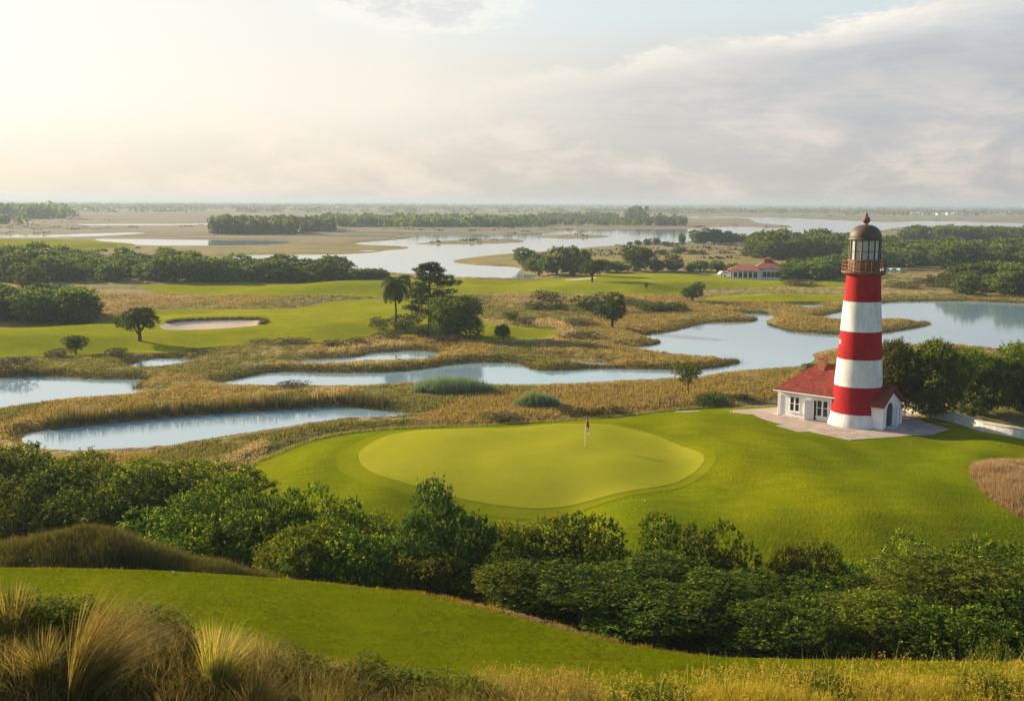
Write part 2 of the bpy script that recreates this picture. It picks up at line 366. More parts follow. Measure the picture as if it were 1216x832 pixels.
m, t = mat('pond_water'); p = pos(t); M['water'] = m
rip = t.noise(t.scalev(p, (.6, 1.6, 1)), 1., 4, .6); patch = t.noise(t.scalev(p, (.02, .05, 1)), 1., 3, .5)
bs = principled(t, Base_Color=t.mix(patch, (.17, .29, .35), (.27, .38, .43)), Roughness=.05, IOR=2.6, Specular_IOR_Level=.5, Normal=bump(t, t.m('MULTIPLY', rip, t.m('ADD', .3, patch)), .12, .06))
t.l.new(bs.outputs[0], t.out.inputs[0])

def foliage(name, dark, mid, light, trans=.3, hue=.012):
    m, t = mat(name)
    f = t.m('ADD', t.m('MULTIPLY', t.attr('tint'), .85), .08)
    col = t.ramp(f, [(.1, dark), (.55, mid), (.95, light)])
    rnd = t.nd('ShaderNodeObjectInfo').outputs['Random']
    hs = t.nd('ShaderNodeHueSaturation', {'Hue': t.m('ADD', .5, t.m('MULTIPLY', t.m('SUBTRACT', rnd, .5), hue*3)), 'Value': t.m('ADD', .72, t.m('MULTIPLY', rnd, .6)), 'Color': col}).outputs[0]
    bs = principled(t, Base_Color=hs, Roughness=.7, Specular_IOR_Level=.08)
    tr = t.nd('ShaderNodeBsdfTranslucent', {'Color': t.mix(1., hs, (1.25, 1.15, .55), 'MULTIPLY')})
    mx = t.nd('ShaderNodeMixShader', {0: trans, 1: bs.outputs[0], 2: tr.outputs[0]})
    t.l.new(mx.outputs[0], t.out.inputs[0]); return m
M['shrub'] = foliage('shrub_leaves', (.018, .046, .004), (.085, .14, .007), (.46, .45, .016), .3)  # light end raised so the twig tips look sunlit
M['olive'] = foliage('olive_shrub_leaves', (.03, .056, .005), (.135, .17, .009), (.52, .48, .024), .33)  # sunlit tips put into the leaf colour here too
M['tree'] = foliage('tree_leaves', (.03, .06, .011), (.068, .115, .016), (.17, .20, .026), .3)
M['bright'] = foliage('sunny_tree_leaves', (.04, .068, .006), (.11, .135, .010), (.28, .265, .018), .38)  # leaf colours lightened to stand for sun on these crowns
M['wood'] = foliage('wood_leaves', (.055, .10, .020), (.125, .175, .03), (.26, .28, .05), .38)
M['heath'] = foliage('heath_leaves', (.05, .045, .022), (.095, .085, .035), (.17, .14, .06), .25)
M['needle'] = foliage('pine_needles', (.024, .046, .014), (.05, .085, .02), (.12, .155, .04), .22)
M['reedgreen'] = foliage('green_reed_blades', (.05, .085, .05), (.105, .15, .085), (.21, .25, .14), .35)
M['reed'] = foliage('reed_blades', (.13, .105, .024), (.30, .225, .065), (.52, .385, .15), .38)
M['reedolive'] = foliage('olive_reed_blades', (.09, .095, .02), (.20, .20, .05), (.38, .345, .12), .36)
M['shadereed'] = foliage('shaded_reed_blades', (.035, .032, .010), (.085, .065, .016), (.24, .17, .045), .2)  # reed colour darkened to stand for the shaded bank face
M['moundgrass'] = foliage('mound_grass_blades', (.028, .038, .007), (.075, .082, .016), (.30, .22, .06), .25)  # brown-green grass, darkened to set the mound in shadow
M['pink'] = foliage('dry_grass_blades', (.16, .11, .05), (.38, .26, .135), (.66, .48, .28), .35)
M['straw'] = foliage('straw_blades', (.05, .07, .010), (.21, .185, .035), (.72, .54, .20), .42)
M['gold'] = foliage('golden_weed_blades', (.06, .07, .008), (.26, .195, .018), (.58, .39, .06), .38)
M['turfblade'] = foliage('turf_blades', (.055, .085, .001), (.12, .145, .0015), (.22, .21, .004), .25)
M['weed'] = foliage('leafy_weed', (.04, .07, .006), (.11, .14, .010), (.26, .25, .025), .38)

def plain(name, a, b, scale=3., rough=.8, bmp=.2, spec=.3, metal=0, dist=.02, stretch=(1, 1, 1)):
    m, t = mat(name); p = t.nd('ShaderNodeTexCoord').outputs['Object']
    n = t.noise(t.scalev(p, stretch), scale, 5, .6); n2 = t.noise(p, scale*.13, 3, .6)
    col = t.mix(t.smooth(t.m('ADD', t.m('MULTIPLY', n, .6), t.m('MULTIPLY', n2, .4)), .34, .66), a, b)
    bs = principled(t, Base_Color=col, Roughness=rough, Specular_IOR_Level=spec, Metallic=metal, Normal=bump(t, n, bmp, dist))
    t.l.new(bs.outputs[0], t.out.inputs[0]); return m
M['bark'] = plain('bark', (.055, .04, .028), (.13, .10, .075), 6., .9, .6, .1, 0, .05, (1, 1, .25))
M['palmbark'] = plain('palm_bark', (.07, .05, .035), (.16, .12, .085), 9., .9, .6, .1, 0, .05, (.3, .3, 2.5))
M['white'] = plain('white_lime_wash', (.76, .735, .68), (.87, .845, .79), 1.3, .75, .25)
M['rust'] = plain('rusted_iron', (.10, .042, .018), (.26, .115, .045), 2.2, .7, .4, .4)
M['bronze'] = plain('bronze_dome', (.05, .03, .014), (.12, .068, .028), 1.6, .6, .3, .5)
M['black'] = plain('dark_paint', (.012, .011, .011), (.03, .027, .025), 3., .6, .1)
M['darkdoor'] = plain('dark_wood', (.035, .024, .018), (.075, .05, .035), 4., .6, .3, .3, 0, .02, (6, 6, .6))
M['brick'] = plain('chimney_brick', (.30, .115, .06), (.46, .22, .12), 5., .9, .6)
M['stone'] = plain('pale_wall_stone', (.52, .47, .40), (.74, .69, .60), 1.8, .9, .9, .2, 0, .1)
M['paving'] = plain('paving', (.34, .26, .20), (.46, .36, .28), 1.0, .9, .3)
M['slab'] = plain('pale_slab', (.52, .44, .34), (.62, .54, .43), 1.2, .9, .3)
M['path'] = plain('path_gravel', (.30, .26, .22), (.44, .38, .32), 2., .95, .5)
M['post'] = plain('weathered_post', (.10, .08, .06), (.2, .165, .125), 4., .9, .4)
M['red'] = plain('flag_red', (.50, .025, .02), (.62, .04, .03), 3., .8, .2)
M['cloth'] = plain('flag_white', (.72, .68, .64), (.82, .78, .74), 3., .8, .2)
M['car'] = plain('white_car_paint', (.74, .74, .74), (.8, .8, .8), 1., .3, .02, .5)
M['tyre'] = plain('tyre_rubber', (.015, .015, .015), (.03, .03, .03), 5., .9, .3)
M['rock'] = plain('rock', (.09, .075, .06), (.22, .19, .15), 3., .95, .8, .2, 0, .1)
m, t = mat('window_glass'); M['glass'] = m
bs = principled(t, Base_Color=(.02, .024, .026), Roughness=.08, Specular_IOR_Level=.6); t.l.new(bs.outputs[0], t.out.inputs[0])
m, t = mat('lantern_glass'); M['lglass'] = m; p = t.nd('ShaderNodeTexCoord').outputs['Object']
bs = principled(t, Base_Color=t.mix(t.noise(p, 1.5, 3), (.34, .33, .28), (.55, .53, .46)), Roughness=.12, Specular_IOR_Level=.6); t.l.new(bs.outputs[0], t.out.inputs[0])

def tiles(name, a, b):
    m, t = mat(name); p = t.nd('ShaderNodeTexCoord').outputs['Object']
    w = t.nd('ShaderNodeTexWave', {'Scale': 1.15, 'Distortion': .6, 'Detail': 2}, wave_type='BANDS', bands_direction='Z', wave_profile='SAW'); t.l.new(p, w.inputs['Vector'])
    n = t.noise(p, 2.6, 5, .65); n2 = t.noise(p, .5, 3)
    col = t.mix(t.smooth(n, .3, .7), a, b); col = t.mix(t.m('MULTIPLY', t.smooth(n2, .5, .7), .5), col, tuple(.45*v for v in a))
    bs = principled(t, Base_Color=col, Roughness=.85, Specular_IOR_Level=.2, Normal=bump(t, t.m('ADD', w.outputs['Fac'], t.m('MULTIPLY', n, .6)), .9, .07))
    t.l.new(bs.outputs[0], t.out.inputs[0]); return m
M['tiles'] = tiles('red_roof_tiles', (.17, .022, .014), (.27, .05, .03))
M['tiles_far'] = tiles('faded_roof_tiles', (.28, .08, .055), (.40, .15, .10))

# ------------------------------------------------------------------ water, ground, turf sheets
me = mesh_np('water', [(-16000, 60, 0), (16000, 60, 0), (16000, 15800, 0), (-16000, 15800, 0)], [[(0, 1, 2, 3)]], M['water'])
tag(obj('water', me), 'calm pale water of the marsh ponds and channels', kind='structure')

SHEETS = {'far_field': far_field, 'mid_fairway': mid_strip, 'back_fairway': back_strip, 'left_fairway': left_fairway, 'lawn': lawn_edge}
drop = np.full(TX.shape, 60.)
for P in SHEETS.values(): drop = np.minimum(drop, sdf(P, TX, TY))
patch_d = sdf(brown_patch, TX, TY)
drop = np.maximum(drop, -patch_d)
hill_d = sdf(hill, TX, TY)
near_d = np.where((TY < 22.5), 60., hill_d)               # the near fairway covers the terrace beyond the dune crest
cell = np.maximum(1.0, DY)
wv = np.maximum(2.2, TY*.022)
TZ = TH.copy()
edge_up = TH+.3*S(np.clip(drop, 0, 6)/3)
marsh = (S(W/wv)*edge_up-.45*S(-W/np.maximum(1.2, cell)))   # dips under the water, rises to the reed bed
TZ = np.where(TY > 70, np.where(W < 60, np.minimum(marsh, edge_up), edge_up), TH)
rough = fbm(TX/1.6, TY/2.4, 3, 21)*.34*(TY < 420)*S(W/3)*S(drop/2)*(TY > 70)
TZ = TZ+rough
TZ = TZ-.55*S(-drop/cell)
TZ = TZ-.5*S(-near_d/1.0)*(TY >= 22.5)
TZ = np.maximum(TZ, -.5)
dry = np.zeros(TX.shape)
for (px, py, sx_, sy_, a) in ((150,360,95,14,1),(380,356,60,6,.9),(60,366,60,8,.6),(345,512,80,14,.8),(180,530,90,12,.8),(700,470,90,14,.6),(860,465,60,14,.5),(610,492,120,6,.7),(600,352,60,8,.6),(650,378,70,8,.6),(760,352,80,8,.5),(730,285,130,5,.6)):
    c = un(px, py, .4); ex = un(px+sx_, py, .4)[0]-c[0]; ey = un(px, py-sy_, .4)[1]-c[1]
    dry = np.maximum(dry, a*np.exp(-((TX-c[0])/ex)**2-((TY-c[1])/ey)**2))
dry = np.clip(dry*(1+.9*fbm(TX/14, TY/30, 3, 31)), 0, 1)
soil = np.clip(S((62-TY)/12)*1.0, 0, 1)
far = S((TY-430)/400); mulch = S((1.2-hill_d)/.5)*S((TX+4.5)/3)*S((9-TX)/3)*(TY < 40)
idx = np.arange(nr*nc).reshape(nr, nc)
Q = np.stack([idx[:-1, :-1], idx[:-1, 1:], idx[1:, 1:], idx[1:, :-1]], -1).reshape(-1, 4)
# each sheet of water or mown turf lies on the ground as its own surface; the rest is the marsh ground
me = mesh_np('marsh_ground', np.stack([TX, TY, TZ], -1).reshape(-1, 3), [Q], M['marsh'], {'dry': dry.ravel(), 'soil': soil.ravel(), 'far': far.ravel(), 'mulch': mulch.ravel()}, True)
tag(obj('marsh_ground', me), 'brown and olive marshland that reaches the horizon', kind='structure')

def sheet(name, P, material, dz, label, holes=(), ymin=None, rows=None):
    def dist(x, y):
        d = sdf(P, x, y, 40.)
        for hP in holes: d = np.maximum(d, -sdf(hP, x, y, 40.))
        if ymin is not None: d = np.maximum(d, ymin-y)
        return d
    r_ = (rr > np.hypot(*(P-AP).T).min()-60) & (rr < np.hypot(*(P-AP).T).max()+60); r_ = np.where(r_)[0]
    x = TX[r_]; y = TY[r_]; d = dist(x, y); ins = d < 0
    cells = ins[:-1, :-1] | ins[:-1, 1:] | ins[1:, 1:] | ins[1:, :-1]
    n_, c_ = x.shape; ix = np.arange(n_*c_).reshape(n_, c_)
    q = np.stack([ix[:-1, :-1], ix[:-1, 1:], ix[1:, 1:], ix[1:, :-1]], -1)[cells]
    used, inv = np.unique(q, return_inverse=True); q = inv.reshape(q.shape)
    x = x.ravel()[used]; y = y.ravel()[used]; d = d.ravel()[used]
    for _ in range(3):
        o = d > 0; e = .05
        gx = (dist(x[o]+e, y[o])-dist(x[o]-e, y[o]))/(2*e); gy = (dist(x[o], y[o]+e)-dist(x[o], y[o]-e))/(2*e)
        g = np.maximum(np.hypot(gx, gy), .5); x[o] -= d[o]*gx/g; y[o] -= d[o]*gy/g
        d = dist(x, y)
    me = mesh_np(name, np.stack([x, y, h(x, y)+dz], -1), [q], material, None, True)
    return tag(obj(name, me), label, kind='structure')
sheet('far_field', far_field, M['fairway'], .08, 'pale green field beyond the left wood')
sheet('mid_fairway', mid_strip, M['fairway'], .06, 'long mown strip in front of the far lagoon', [bunker_b])
sheet('back_fairway', back_strip, M['fairway'], .06, 'narrow mown strip behind the channel')
sheet('left_fairway', left_fairway, M['fairway'], .06, 'broad bright fairway around the sand bunker', [bunker_a])
sheet('lawn', lawn_edge, M['lawn'], .05, 'smooth green lawn around the lighthouse and putting green', [brown_patch])
cg = green_edge.mean(0); collar = cg+(green_edge-cg)*(1+1.5/np.linalg.norm(green_edge-cg, axis=1))[:, None]+np.array([-.5, 0])
M['collar'] = turf('collar_turf', (.115, .135, .002), (.165, .175, .003), (.23, .215, .006), 9., .07, .4, .04)
sheet('green_collar', collar, M['collar'], .07, 'slightly longer mown fringe around the putting green')
sheet('putting_green', green_edge, M['green'], .09, 'pale close-cut putting green with a flagstick')
sheet('near_fairway', hill, M['near'], .05, 'green terrace fairway below the near dune', ymin=22.5)
sheet('bunker', bunker_a, M['sand'], .10, 'wide pale sand bunker in the left fairway')
sheet('bunker', bunker_b, M['sand'], .10, 'small pale sand bunker before the grove')
# ------------------------------------------------------------------ leaves and blades
def norm(v): return v/(np.linalg.norm(v, axis=-1, keepdims=True)+1e-9)
def leaves(seed, blobs, n_twig, tl, lpt, ll, lw, upw=.5, shell=(.72, 1.05), flat_n=.35, unit=True):
    """leaf-sized faces on twigs spread over and inside a set of rounded clumps"""
    g = np.random.default_rng(seed); B = np.asarray(blobs, float); c = B[:, :3]; R = B[:, 3:6]
    a = (R[:, 0]*R[:, 1]+R[:, 0]*R[:, 2]+R[:, 1]*R[:, 2]); k = g.choice(len(B), n_twig*2, p=a/a.sum())
    d = norm(g.normal(size=(n_twig*2, 3))); p = c[k]+R[k]*d*g.uniform(*shell, (n_twig*2, 1))
    deep = np.zeros(len(p), bool)
    for i in range(len(B)): deep |= (((p-c[i])/R[i])**2).sum(1) < .38
    keep = np.where(~deep | (g.random(len(p)) < .12))[0][:n_twig]; p = p[keep]; d = d[keep]; k = k[keep]; n = len(p)
    out = norm(d/R[k]); td = norm(out*.8+np.array([0, 0, upw])+g.normal(size=(n, 3))*.38)
    L = tl*g.uniform(.6, 1.4, n); j = (np.arange(lpt)+.5)/lpt
    P = (p[:, None]+td[:, None]*(L[:, None]*j)[..., None]).reshape(-1, 3)+g.normal(size=(n*lpt, 3))*tl*.07
    TD = np.repeat(td, lpt, 0); O = np.repeat(out, lpt, 0)
    ax = norm(TD*.55+norm(g.normal(size=P.shape))*.8); nn = norm(O*flat_n+np.array([0, 0, .25])+norm(g.normal(size=P.shape))*.75)
    sd_ = norm(np.cross(nn, ax)); s = g.uniform(.65, 1.25, (len(P), 1))
    V = np.stack([P, P+ax*ll*s*.45+sd_*lw*s*.5, P+ax*ll*s, P+ax*ll*s*.45-sd_*lw*s*.5], 1).reshape(-1, 3)
    tint = np.clip(np.repeat(g.normal(.42, .16, n), lpt)+np.tile(j-.5, n)*.35+g.normal(0, .1, n*lpt), 0, 1)
    f = np.arange(len(V)).reshape(-1, 4)
    if unit:
        lo, hi = np.percentile(V[:, :2], [1, 99]); zs = np.percentile(V[:, 2], 99.6)
        V = V/np.array([hi-lo, hi-lo, zs])
    return V, f, np.repeat(tint, 4)
def leaf_mesh(name, material, *a, **k):
    V, f, ti = leaves(*a, **k); return mesh_np(name, V, [f], material, {'tint': ti})
def dome(seed, n, spread=.33, r=(.13, .22), zmin=.12, zmax=.78, squash=.9, asp=1.0):
    """clumps filling a rounded bush one unit wide and one high"""
    g = random.Random(seed); out = []
    for i in range(n):
        z = zmin+(zmax-zmin)*g.random(); q = max(.05, 1-abs((z-.25)/.72)**3)**.5; a = g.random()*6.283; rad_ = spread*q*math.sqrt(g.random())*1.15
        rr_ = g.uniform(*r); out.append((rad_*math.cos(a), rad_*math.sin(a), z*asp, rr_, rr_, rr_*squash))
    return out
def ball(seed, n, zc=.62, rx=.33, rz=.26, r=(.12, .2), squash=.85):
    g = random.Random(seed); out = []
    for i in range(n):
        v = Vector((g.gauss(0, 1), g.gauss(0, 1), g.gauss(0, 1))).normalized()*(g.random()**.4)
        q = g.uniform(*r); out.append((v.x*rx, v.y*rx, zc+v.z*rz, q, q, q*squash))
    return out
def blades(P, hts, nper, spread, width, segs=1, lean=(0, 0), curve=.5, seed=0, vary=.35):
    """grass blades: P (n,3) roots of the tufts"""
    g = np.random.default_rng(seed); n = len(P)*nper; root = np.repeat(np.asarray(P, float), nper, 0); hh = np.repeat(hts, nper)*g.uniform(1-vary*1.3, 1+vary, n)
    sp = np.repeat(np.broadcast_to(spread, len(P)), nper)
    a = g.uniform(0, 6.283, n); off = np.sqrt(g.random(n))*sp; root[:, 0] += np.cos(a)*off; root[:, 1] += np.sin(a)*off
    ld = np.stack([np.cos(a), np.sin(a)], 1)*curve*g.uniform(.2, 1.2, (n, 1))+np.asarray(lean)+g.normal(0, .12, (n, 2))
    fa = g.uniform(0, 6.283, n); side = np.stack([np.cos(fa), np.sin(fa), np.zeros(n)], 1)*np.asarray(width)
    rows = []; tt = []
    for s_ in range(segs+1):
        q = s_/segs; c_ = np.zeros((n, 3)); c_[:, :2] = ld*(hh*q**2)[:, None]*.6; c_[:, 2] = hh*(q-.28*q*q*np.clip(np.hypot(ld[:, 0], ld[:, 1]), 0, 1.6))
        w_ = side*(1-q)**.7*.5 if s_ < segs else None
        if w_ is not None: rows += [root+c_-w_, root+c_+w_]; tt += [q, q]
        else: rows += [root+c_]; tt += [q]
    V = np.stack(rows, 1); k = V.shape[1]; b = (np.arange(n)*k)[:, None]
    quads = np.concatenate([b+np.array([2*i, 2*i+1, 2*i+3, 2*i+2]) for i in range(segs-1)]) if segs > 1 else np.zeros((0, 4), int)
    tris = b+np.array([2*segs-2, 2*segs-1, 2*segs])
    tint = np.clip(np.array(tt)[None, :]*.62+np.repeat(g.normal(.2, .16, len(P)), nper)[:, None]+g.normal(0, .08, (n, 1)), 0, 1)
    return V.reshape(-1, 3), [quads, tris], tint.ravel()
def blade_mesh(name, material, *a, **k):
    V, f, ti = blades(*a, **k); return mesh_np(name, V, f, material, {'tint': ti})

# ------------------------------------------------------------------ plant kinds (each built once, one unit wide and one high)
SH = [leaf_mesh('shrub_foliage', M['shrub'], 10+i, dome(20+i, 44+4*i, r=(.10, .18), squash=.85, asp=1.4), 6600, .032, 10, .019, .0105, upw=.22, shell=(.78, 1.0)) for i in range(4)]
OL = [leaf_mesh('olive_foliage', M['olive'], 40+i, dome(50+i, 42, r=(.09, .16), squash=.85, asp=1.4), 7600, .042, 11, .018, .009, upw=.35, shell=(.78, 1.0)) for i in range(3)]
BU = [leaf_mesh('bush_foliage', M['tree'], 60+i, dome(70+i, 14), 520, .12, 8, .055, .032, upw=.6) for i in range(3)]
HE = [leaf_mesh('heath_foliage', M['heath'], 80+i, dome(90+i, 16), 420, .12, 8, .05, .026, upw=.8) for i in range(3)]
WEED = [leaf_mesh('weed_foliage', M['weed'], 95+i, dome(97+i, 18), 900, .12, 8, .042, .024, upw=.8) for i in range(2)]
OAK = [leaf_mesh('oak_crown', M['tree'], 100+i, ball(110+i, 20, .60, .32, .27, (.10, .19)), 1000, .075, 9, .036, .024, upw=.35) for i in range(4)]
BIG = [leaf_mesh('broad_crown', M['bright'], 120+i, ball(130+i, 34, .52, .34, .38, (.11, .19)), 3200, .07, 10, .027, .017, upw=.4) for i in range(4)]
WOOD = [leaf_mesh('wood_crown', M['wood'], 140+i, ball(150+i, 16, .50, .30, .34, (.14, .23), 1.0), 460, .08, 7, .07, .05, upw=.5) for i in range(6)]
THIN = leaf_mesh('thin_crown', M['bright'], 160, ball(161, 14, .68, .36, .22, (.08, .13)), 330, .09, 8, .045, .028, upw=.4)
def limbs(seed, nl=5, base=.055, fork=.22, reach=.28, topz=.72, k=.7):
    g = random.Random(seed); b = MB(); b.tube([(0, 0, -.03), (.004, 0, .05), (.01, .006, fork), (-.006, .01, topz)], [base*1.35, base, base*.8, base*.2], 9)
    for i in range(nl):
        a = 6.283*i/nl+g.uniform(-.4, .4); z0 = fork*g.uniform(.75, 1.4); r_ = reach*g.uniform(.7, 1.1); z1 = topz*g.uniform(.75, 1.0)
        b.tube([(0, 0, z0), (r_*.45*math.cos(a), r_*.45*math.sin(a), z0+(z1-z0)*.45), (r_*math.cos(a), r_*math.sin(a), z1)], [base*.55, base*.38, base*.1], 6)
    o = b.build('trunk', M['bark'], None, True); me = o.data; bpy.data.objects.remove(o); return me
TRUNK = [limbs(1), limbs(2, 6), limbs(3, 4, .045, .3)]
STEM = limbs(4, 6, .022, .06, .26, .5)
SLIM = limbs(5, 5, .028, .34, .2, .8)

rng = random.Random(5)
def plant(name, foliage_me, stem_me, base, width, height, label, cat='tree', group=None, part='crown', stem='trunk', ry=None):
    e = obj(name, None, None, base, rng.uniform(0, 6.28), (width, width*(ry or 1), height)); e.empty_display_size = .1
    tag(e, label, cat, group); obj(part, foliage_me, e)
    if stem_me: obj(stem, stem_me, e)
    return e
def spot(px, pb, pt, wpx):
    b = ground(px, pb); d = math.hypot(b[0], b[1]); d = (b-[0, 0, H])@fw
    return b, wpx*d/F, zat(b[0], b[1], pt)-b[2]

# ---- the thicket of shrubs in the gully between the two fairways
GUL = [  # photo column, forward distance, photo row of the top, width px, kind, label
 (-30,64,526,150,'s','dark shrub farthest along the left side, by the near pond'),
 (22,66,520,130,'s','shrub rising against the near pond, at the thicket\'s left end'),
 (95,68,532,105,'o','pale-tipped bushy shrub whose top overlaps the pond water'),
 (14,57,566,105,'s','very dark shrub above the bare sandy bank'),
 (112,59,549,140,'s','broad shrub to the right of the bare sandy bank'),
 (180,63,541,130,'o','yellow-tipped shrub under the pinkish reed bank of the pond'),
 (240,62,543,140,'o','sunlit shrub at the corner of pond bank and lawn'),
 (208,53,586,125,'s','low dark shrub behind the grassy mound'),
 (282,56,562,120,'s','shrub just left of the lawn\'s near corner'),
 (325,53,574,110,'s','bushy shrub under the lawn\'s near corner'),
 (265,50,604,120,'s','shaded shrub at the right foot of the grassy mound'),
 (380,52,566,85,'s','tall pointed shrub standing up against the yellow-green lawn'),
 (415,55,590,90,'o','sunlit shrub between the pointed shrub and the small tree'),
 (350,46,612,105,'o','light green feathery shrub at the edge of the near fairway, right of the mound'),
 (420,46,620,120,'s','dark shrub behind the near fairway, left of the small tree'),
 (468,49,632,80,'s','narrow dark shrub left beside the small tree'),
 (515,45,646,85,'o','low yellow-green shrub at the foot of the small tree'),
 (570,46,640,80,'o','light feathery shrub just right of the small tree'),
 (618,48,610,105,'o','tall olive shrub at the left shoulder of the broad hedge-like mass'),
 (690,47,607,125,'s','rounded shrub with lit top below the putting green'),
 (762,48,604,125,'s','tallest shrub of the broad mass below the putting green'),
 (830,47,612,110,'s','dark shrub at the right shoulder of the broad mass'),
 (625,43,662,115,'o','front shrub with light branches above the reddish bank'),
 (715,42,668,140,'s','dark front shrub over the reddish bank'),
 (810,42,672,140,'s','dark front shrub above the shaded end of the near fairway'),
 (936,47,629,92,'o','upright pointed shrub standing apart from its neighbours below the open lawn'),
 (895,43,684,110,'s','shaded shrub in front of the upright pointed one, on its near left'),
 (972,43,690,110,'s','shaded shrub in front of the upright pointed one, on its near right'),
 (1012,47,658,100,'s','low dark shrub in the dip of the thicket\'s skyline'),
 (1092,48,634,115,'o','sunlit shrub below the open lawn near the brown patch'),
 (1158,47,637,120,'s','broad dark shrub directly below the brown grass patch'),
 (1226,47,644,120,'s','shrub cut by the right edge of the photo, under the brown patch'),
 (1045,43,690,105,'s','shaded front shrub left of the yellow-green one'),
 (1122,41,662,125,'o','large yellow-green front shrub with bright lit branches'),
 (1205,42,668,130,'s','dark front shrub by the right edge of the photo'),
 (1290,43,650,140,'s','shrub just past the right edge of the photo'),
 (850,39.5,700,120,'s','low front shrub at the dark end of the near fairway'),
 (945,38.5,712,120,'s','low dark front shrub below the upright pointed one'),
 (1040,39,706,120,'o','low olive front shrub left below the yellow-green one'),
 (1120,37.5,716,110,'s','lowest dark shrub in front of the yellow-green one'),
 (1205,37.5,706,130,'s','low dark shrub behind the small bright green bush'),
 (755,40,700,120,'s','low dark shrub at the right end of the reddish bank'),
]
for i, (px, d, pt, w, k, lab) in enumerate(GUL):
    b = at_depth(px, d); dd = (b-[0, 0, H])@fw; b[2] -= .15
    wd_ = w*dd/F*1.22; ht = (zat(b[0], b[1], pt)-b[2])*.94
    plant('shrub', (SH[i % 4] if k == 's' else OL[i % 3]), STEM, b, wd_, ht, lab, 'shrub', 'shrubs of the gully thicket', 'foliage', 'stem')
b = at_depth(1196, 31); b[2] -= .1
plant('shrub', WEED[0], STEM, b, 46*31/F*1.5, zat(b[0], b[1], 764)-b[2], 'small bright green bush in front of the dark thicket, bottom right', 'shrub', None, 'foliage', 'stem')
b = at_depth(522, 47); plant('small_tree', leaf_mesh('small_crown', M['tree'], 170, ball(171, 22, .74, .40, .2, (.09, .14)), 2600, .045, 9, .021, .012, upw=.3), limbs(6, 6, .03, .3, .3, .85), b, 118*47/F*1.1, zat(b[0], b[1], 580)-b[2], 'small dark tree with bare forked stems rising out of the thicket before the lawn')

# ---- trees that stand alone or in small groups
def lone(px, pb, pt, w, cr, tr, label, cat='tree', group=None, name='broadleaf_tree', part='crown', stem='trunk'):
    b, ww, hh = spot(px, pb, pt, w); b[2] -= .05
    return plant(name, cr, tr, b, ww, hh, label, cat, group, part, stem)
lone(166,405,365,42,OAK[0],TRUNK[0],'dense round tree alone on the bright fairway, left of the large sand bunker')
lone(90,421,398,27,OAK[1],TRUNK[2],'small loose-leaved tree in the hedge below the left fairway')
lone(727,391,347,36,OAK[2],TRUNK[0],'tall dark tree beside the channel, leaning over a round bush')
lone(822,360,335,28,OAK[3],TRUNK[1],'round tree alone on the marsh left of the red-roofed clubhouse')
lone(703,335,308,28,OAK[0],TRUNK[1],'dark tree standing beside the small sand bunker in front of the grove')
lone(543,402,353,66,BIG[0],TRUNK[1],'wide dark broadleaf tree at the right of the palm and pine')
lone(598,405,385,18,OAK[1],TRUNK[2],'tiny round tree alone on the grass right of the palm and pine group')
lone(817,470,428,36,THIN,SLIM,'thin young tree with slender trunk in front of the long channel',name='young_tree')
lone(767,345,335,5,THIN,SLIM,'tiny dark sapling in the middle of the far mown strip',name='sapling')
lone(1062,494,405,58,BIG[1],TRUNK[0],'leafy tree close behind the lighthouse porch')
lone(1108,496,405,72,BIG[2],TRUNK[1],'tall sunlit tree behind the pale stone wall')
lone(1158,494,416,74,BIG[3],TRUNK[2],'shaded broad tree beside the gravel track')
lone(1216,494,408,72,BIG[0],TRUNK[0],'dark tree at the right edge, beyond the gravel track')
lone(1135,478,414,60,BIG[1],TRUNK[1],'tree mostly hidden behind the sunlit tree by the stone wall')
lone(1190,476,420,60,BIG[2],TRUNK[1],'tree mostly hidden behind the shaded trees by the gravel track')
lone(1265,494,412,74,BIG[3],TRUNK[1],'tree just beyond the right edge by the gravel track')
lone(960,444,430,18,BU[0],STEM,'small green bush peeping over the cottage roof',  'bush', None, 'bush', 'foliage', 'stem')
GR = 'trees of the grove between the far strip and the lagoon'
for px, pb, pt, w, i, lab in [(625,317,294,25,0,'pale tree at the left end of the grove by the water'),(640,326,300,28,1,'low sunlit tree at the grove\'s left shoulder'),(661,327,293,36,2,'tall pale tree in the middle of the grove'),(682,328,293,34,3,'dense dark tree at the grove\'s right end'),
    (715,324,308,22,4,'low hedge-like tree just right of the grove'),(732,324,310,20,5,'low hedge-like tree next to the tall twin-topped tree'),(757,323,292,36,0,'tall twin-topped tree standing between low hedge trees'),(780,323,308,17,1,'small rounded tree right of the twin-topped tree'),(798,323,302,26,2,'dark pointed tree halfway to the clubhouse'),
    (818,323,312,14,3,'low bush-like tree right of the dark pointed tree'),(832,323,309,17,4,'round small tree before the gap near the clubhouse'),(852,324,309,18,5,'dark tree second from the clubhouse on its left'),(869,325,312,14,1,'round dark tree nearest the clubhouse on its left')]:
    lone(px, pb, pt, w*1.08, WOOD[i], TRUNK[i % 3], lab, 'tree', GR)
lone(886,305,293,13,WOOD[3],TRUNK[0],'round dark tree alone in the brown field before the large wood')
for px, w, pt, lab in [(748,7,287,'tiny low tree at the left end of the lagoon shore row'),(757,9,285,'small tree second along the lagoon shore row'),(769,11,283,'round small tree in the lagoon shore row'),(779,10,282,'upright small tree in the lagoon shore row'),(791,12,286.5,'low dark bush at the right of the lagoon shore row'),(810,8,277,'slim pale tree between the shore row and the island wood')]:
    lone(px, 291.5, pt, w, WOOD[int(px) % 6], TRUNK[int(px) % 3], lab, 'tree', 'trees along the lagoon shore')
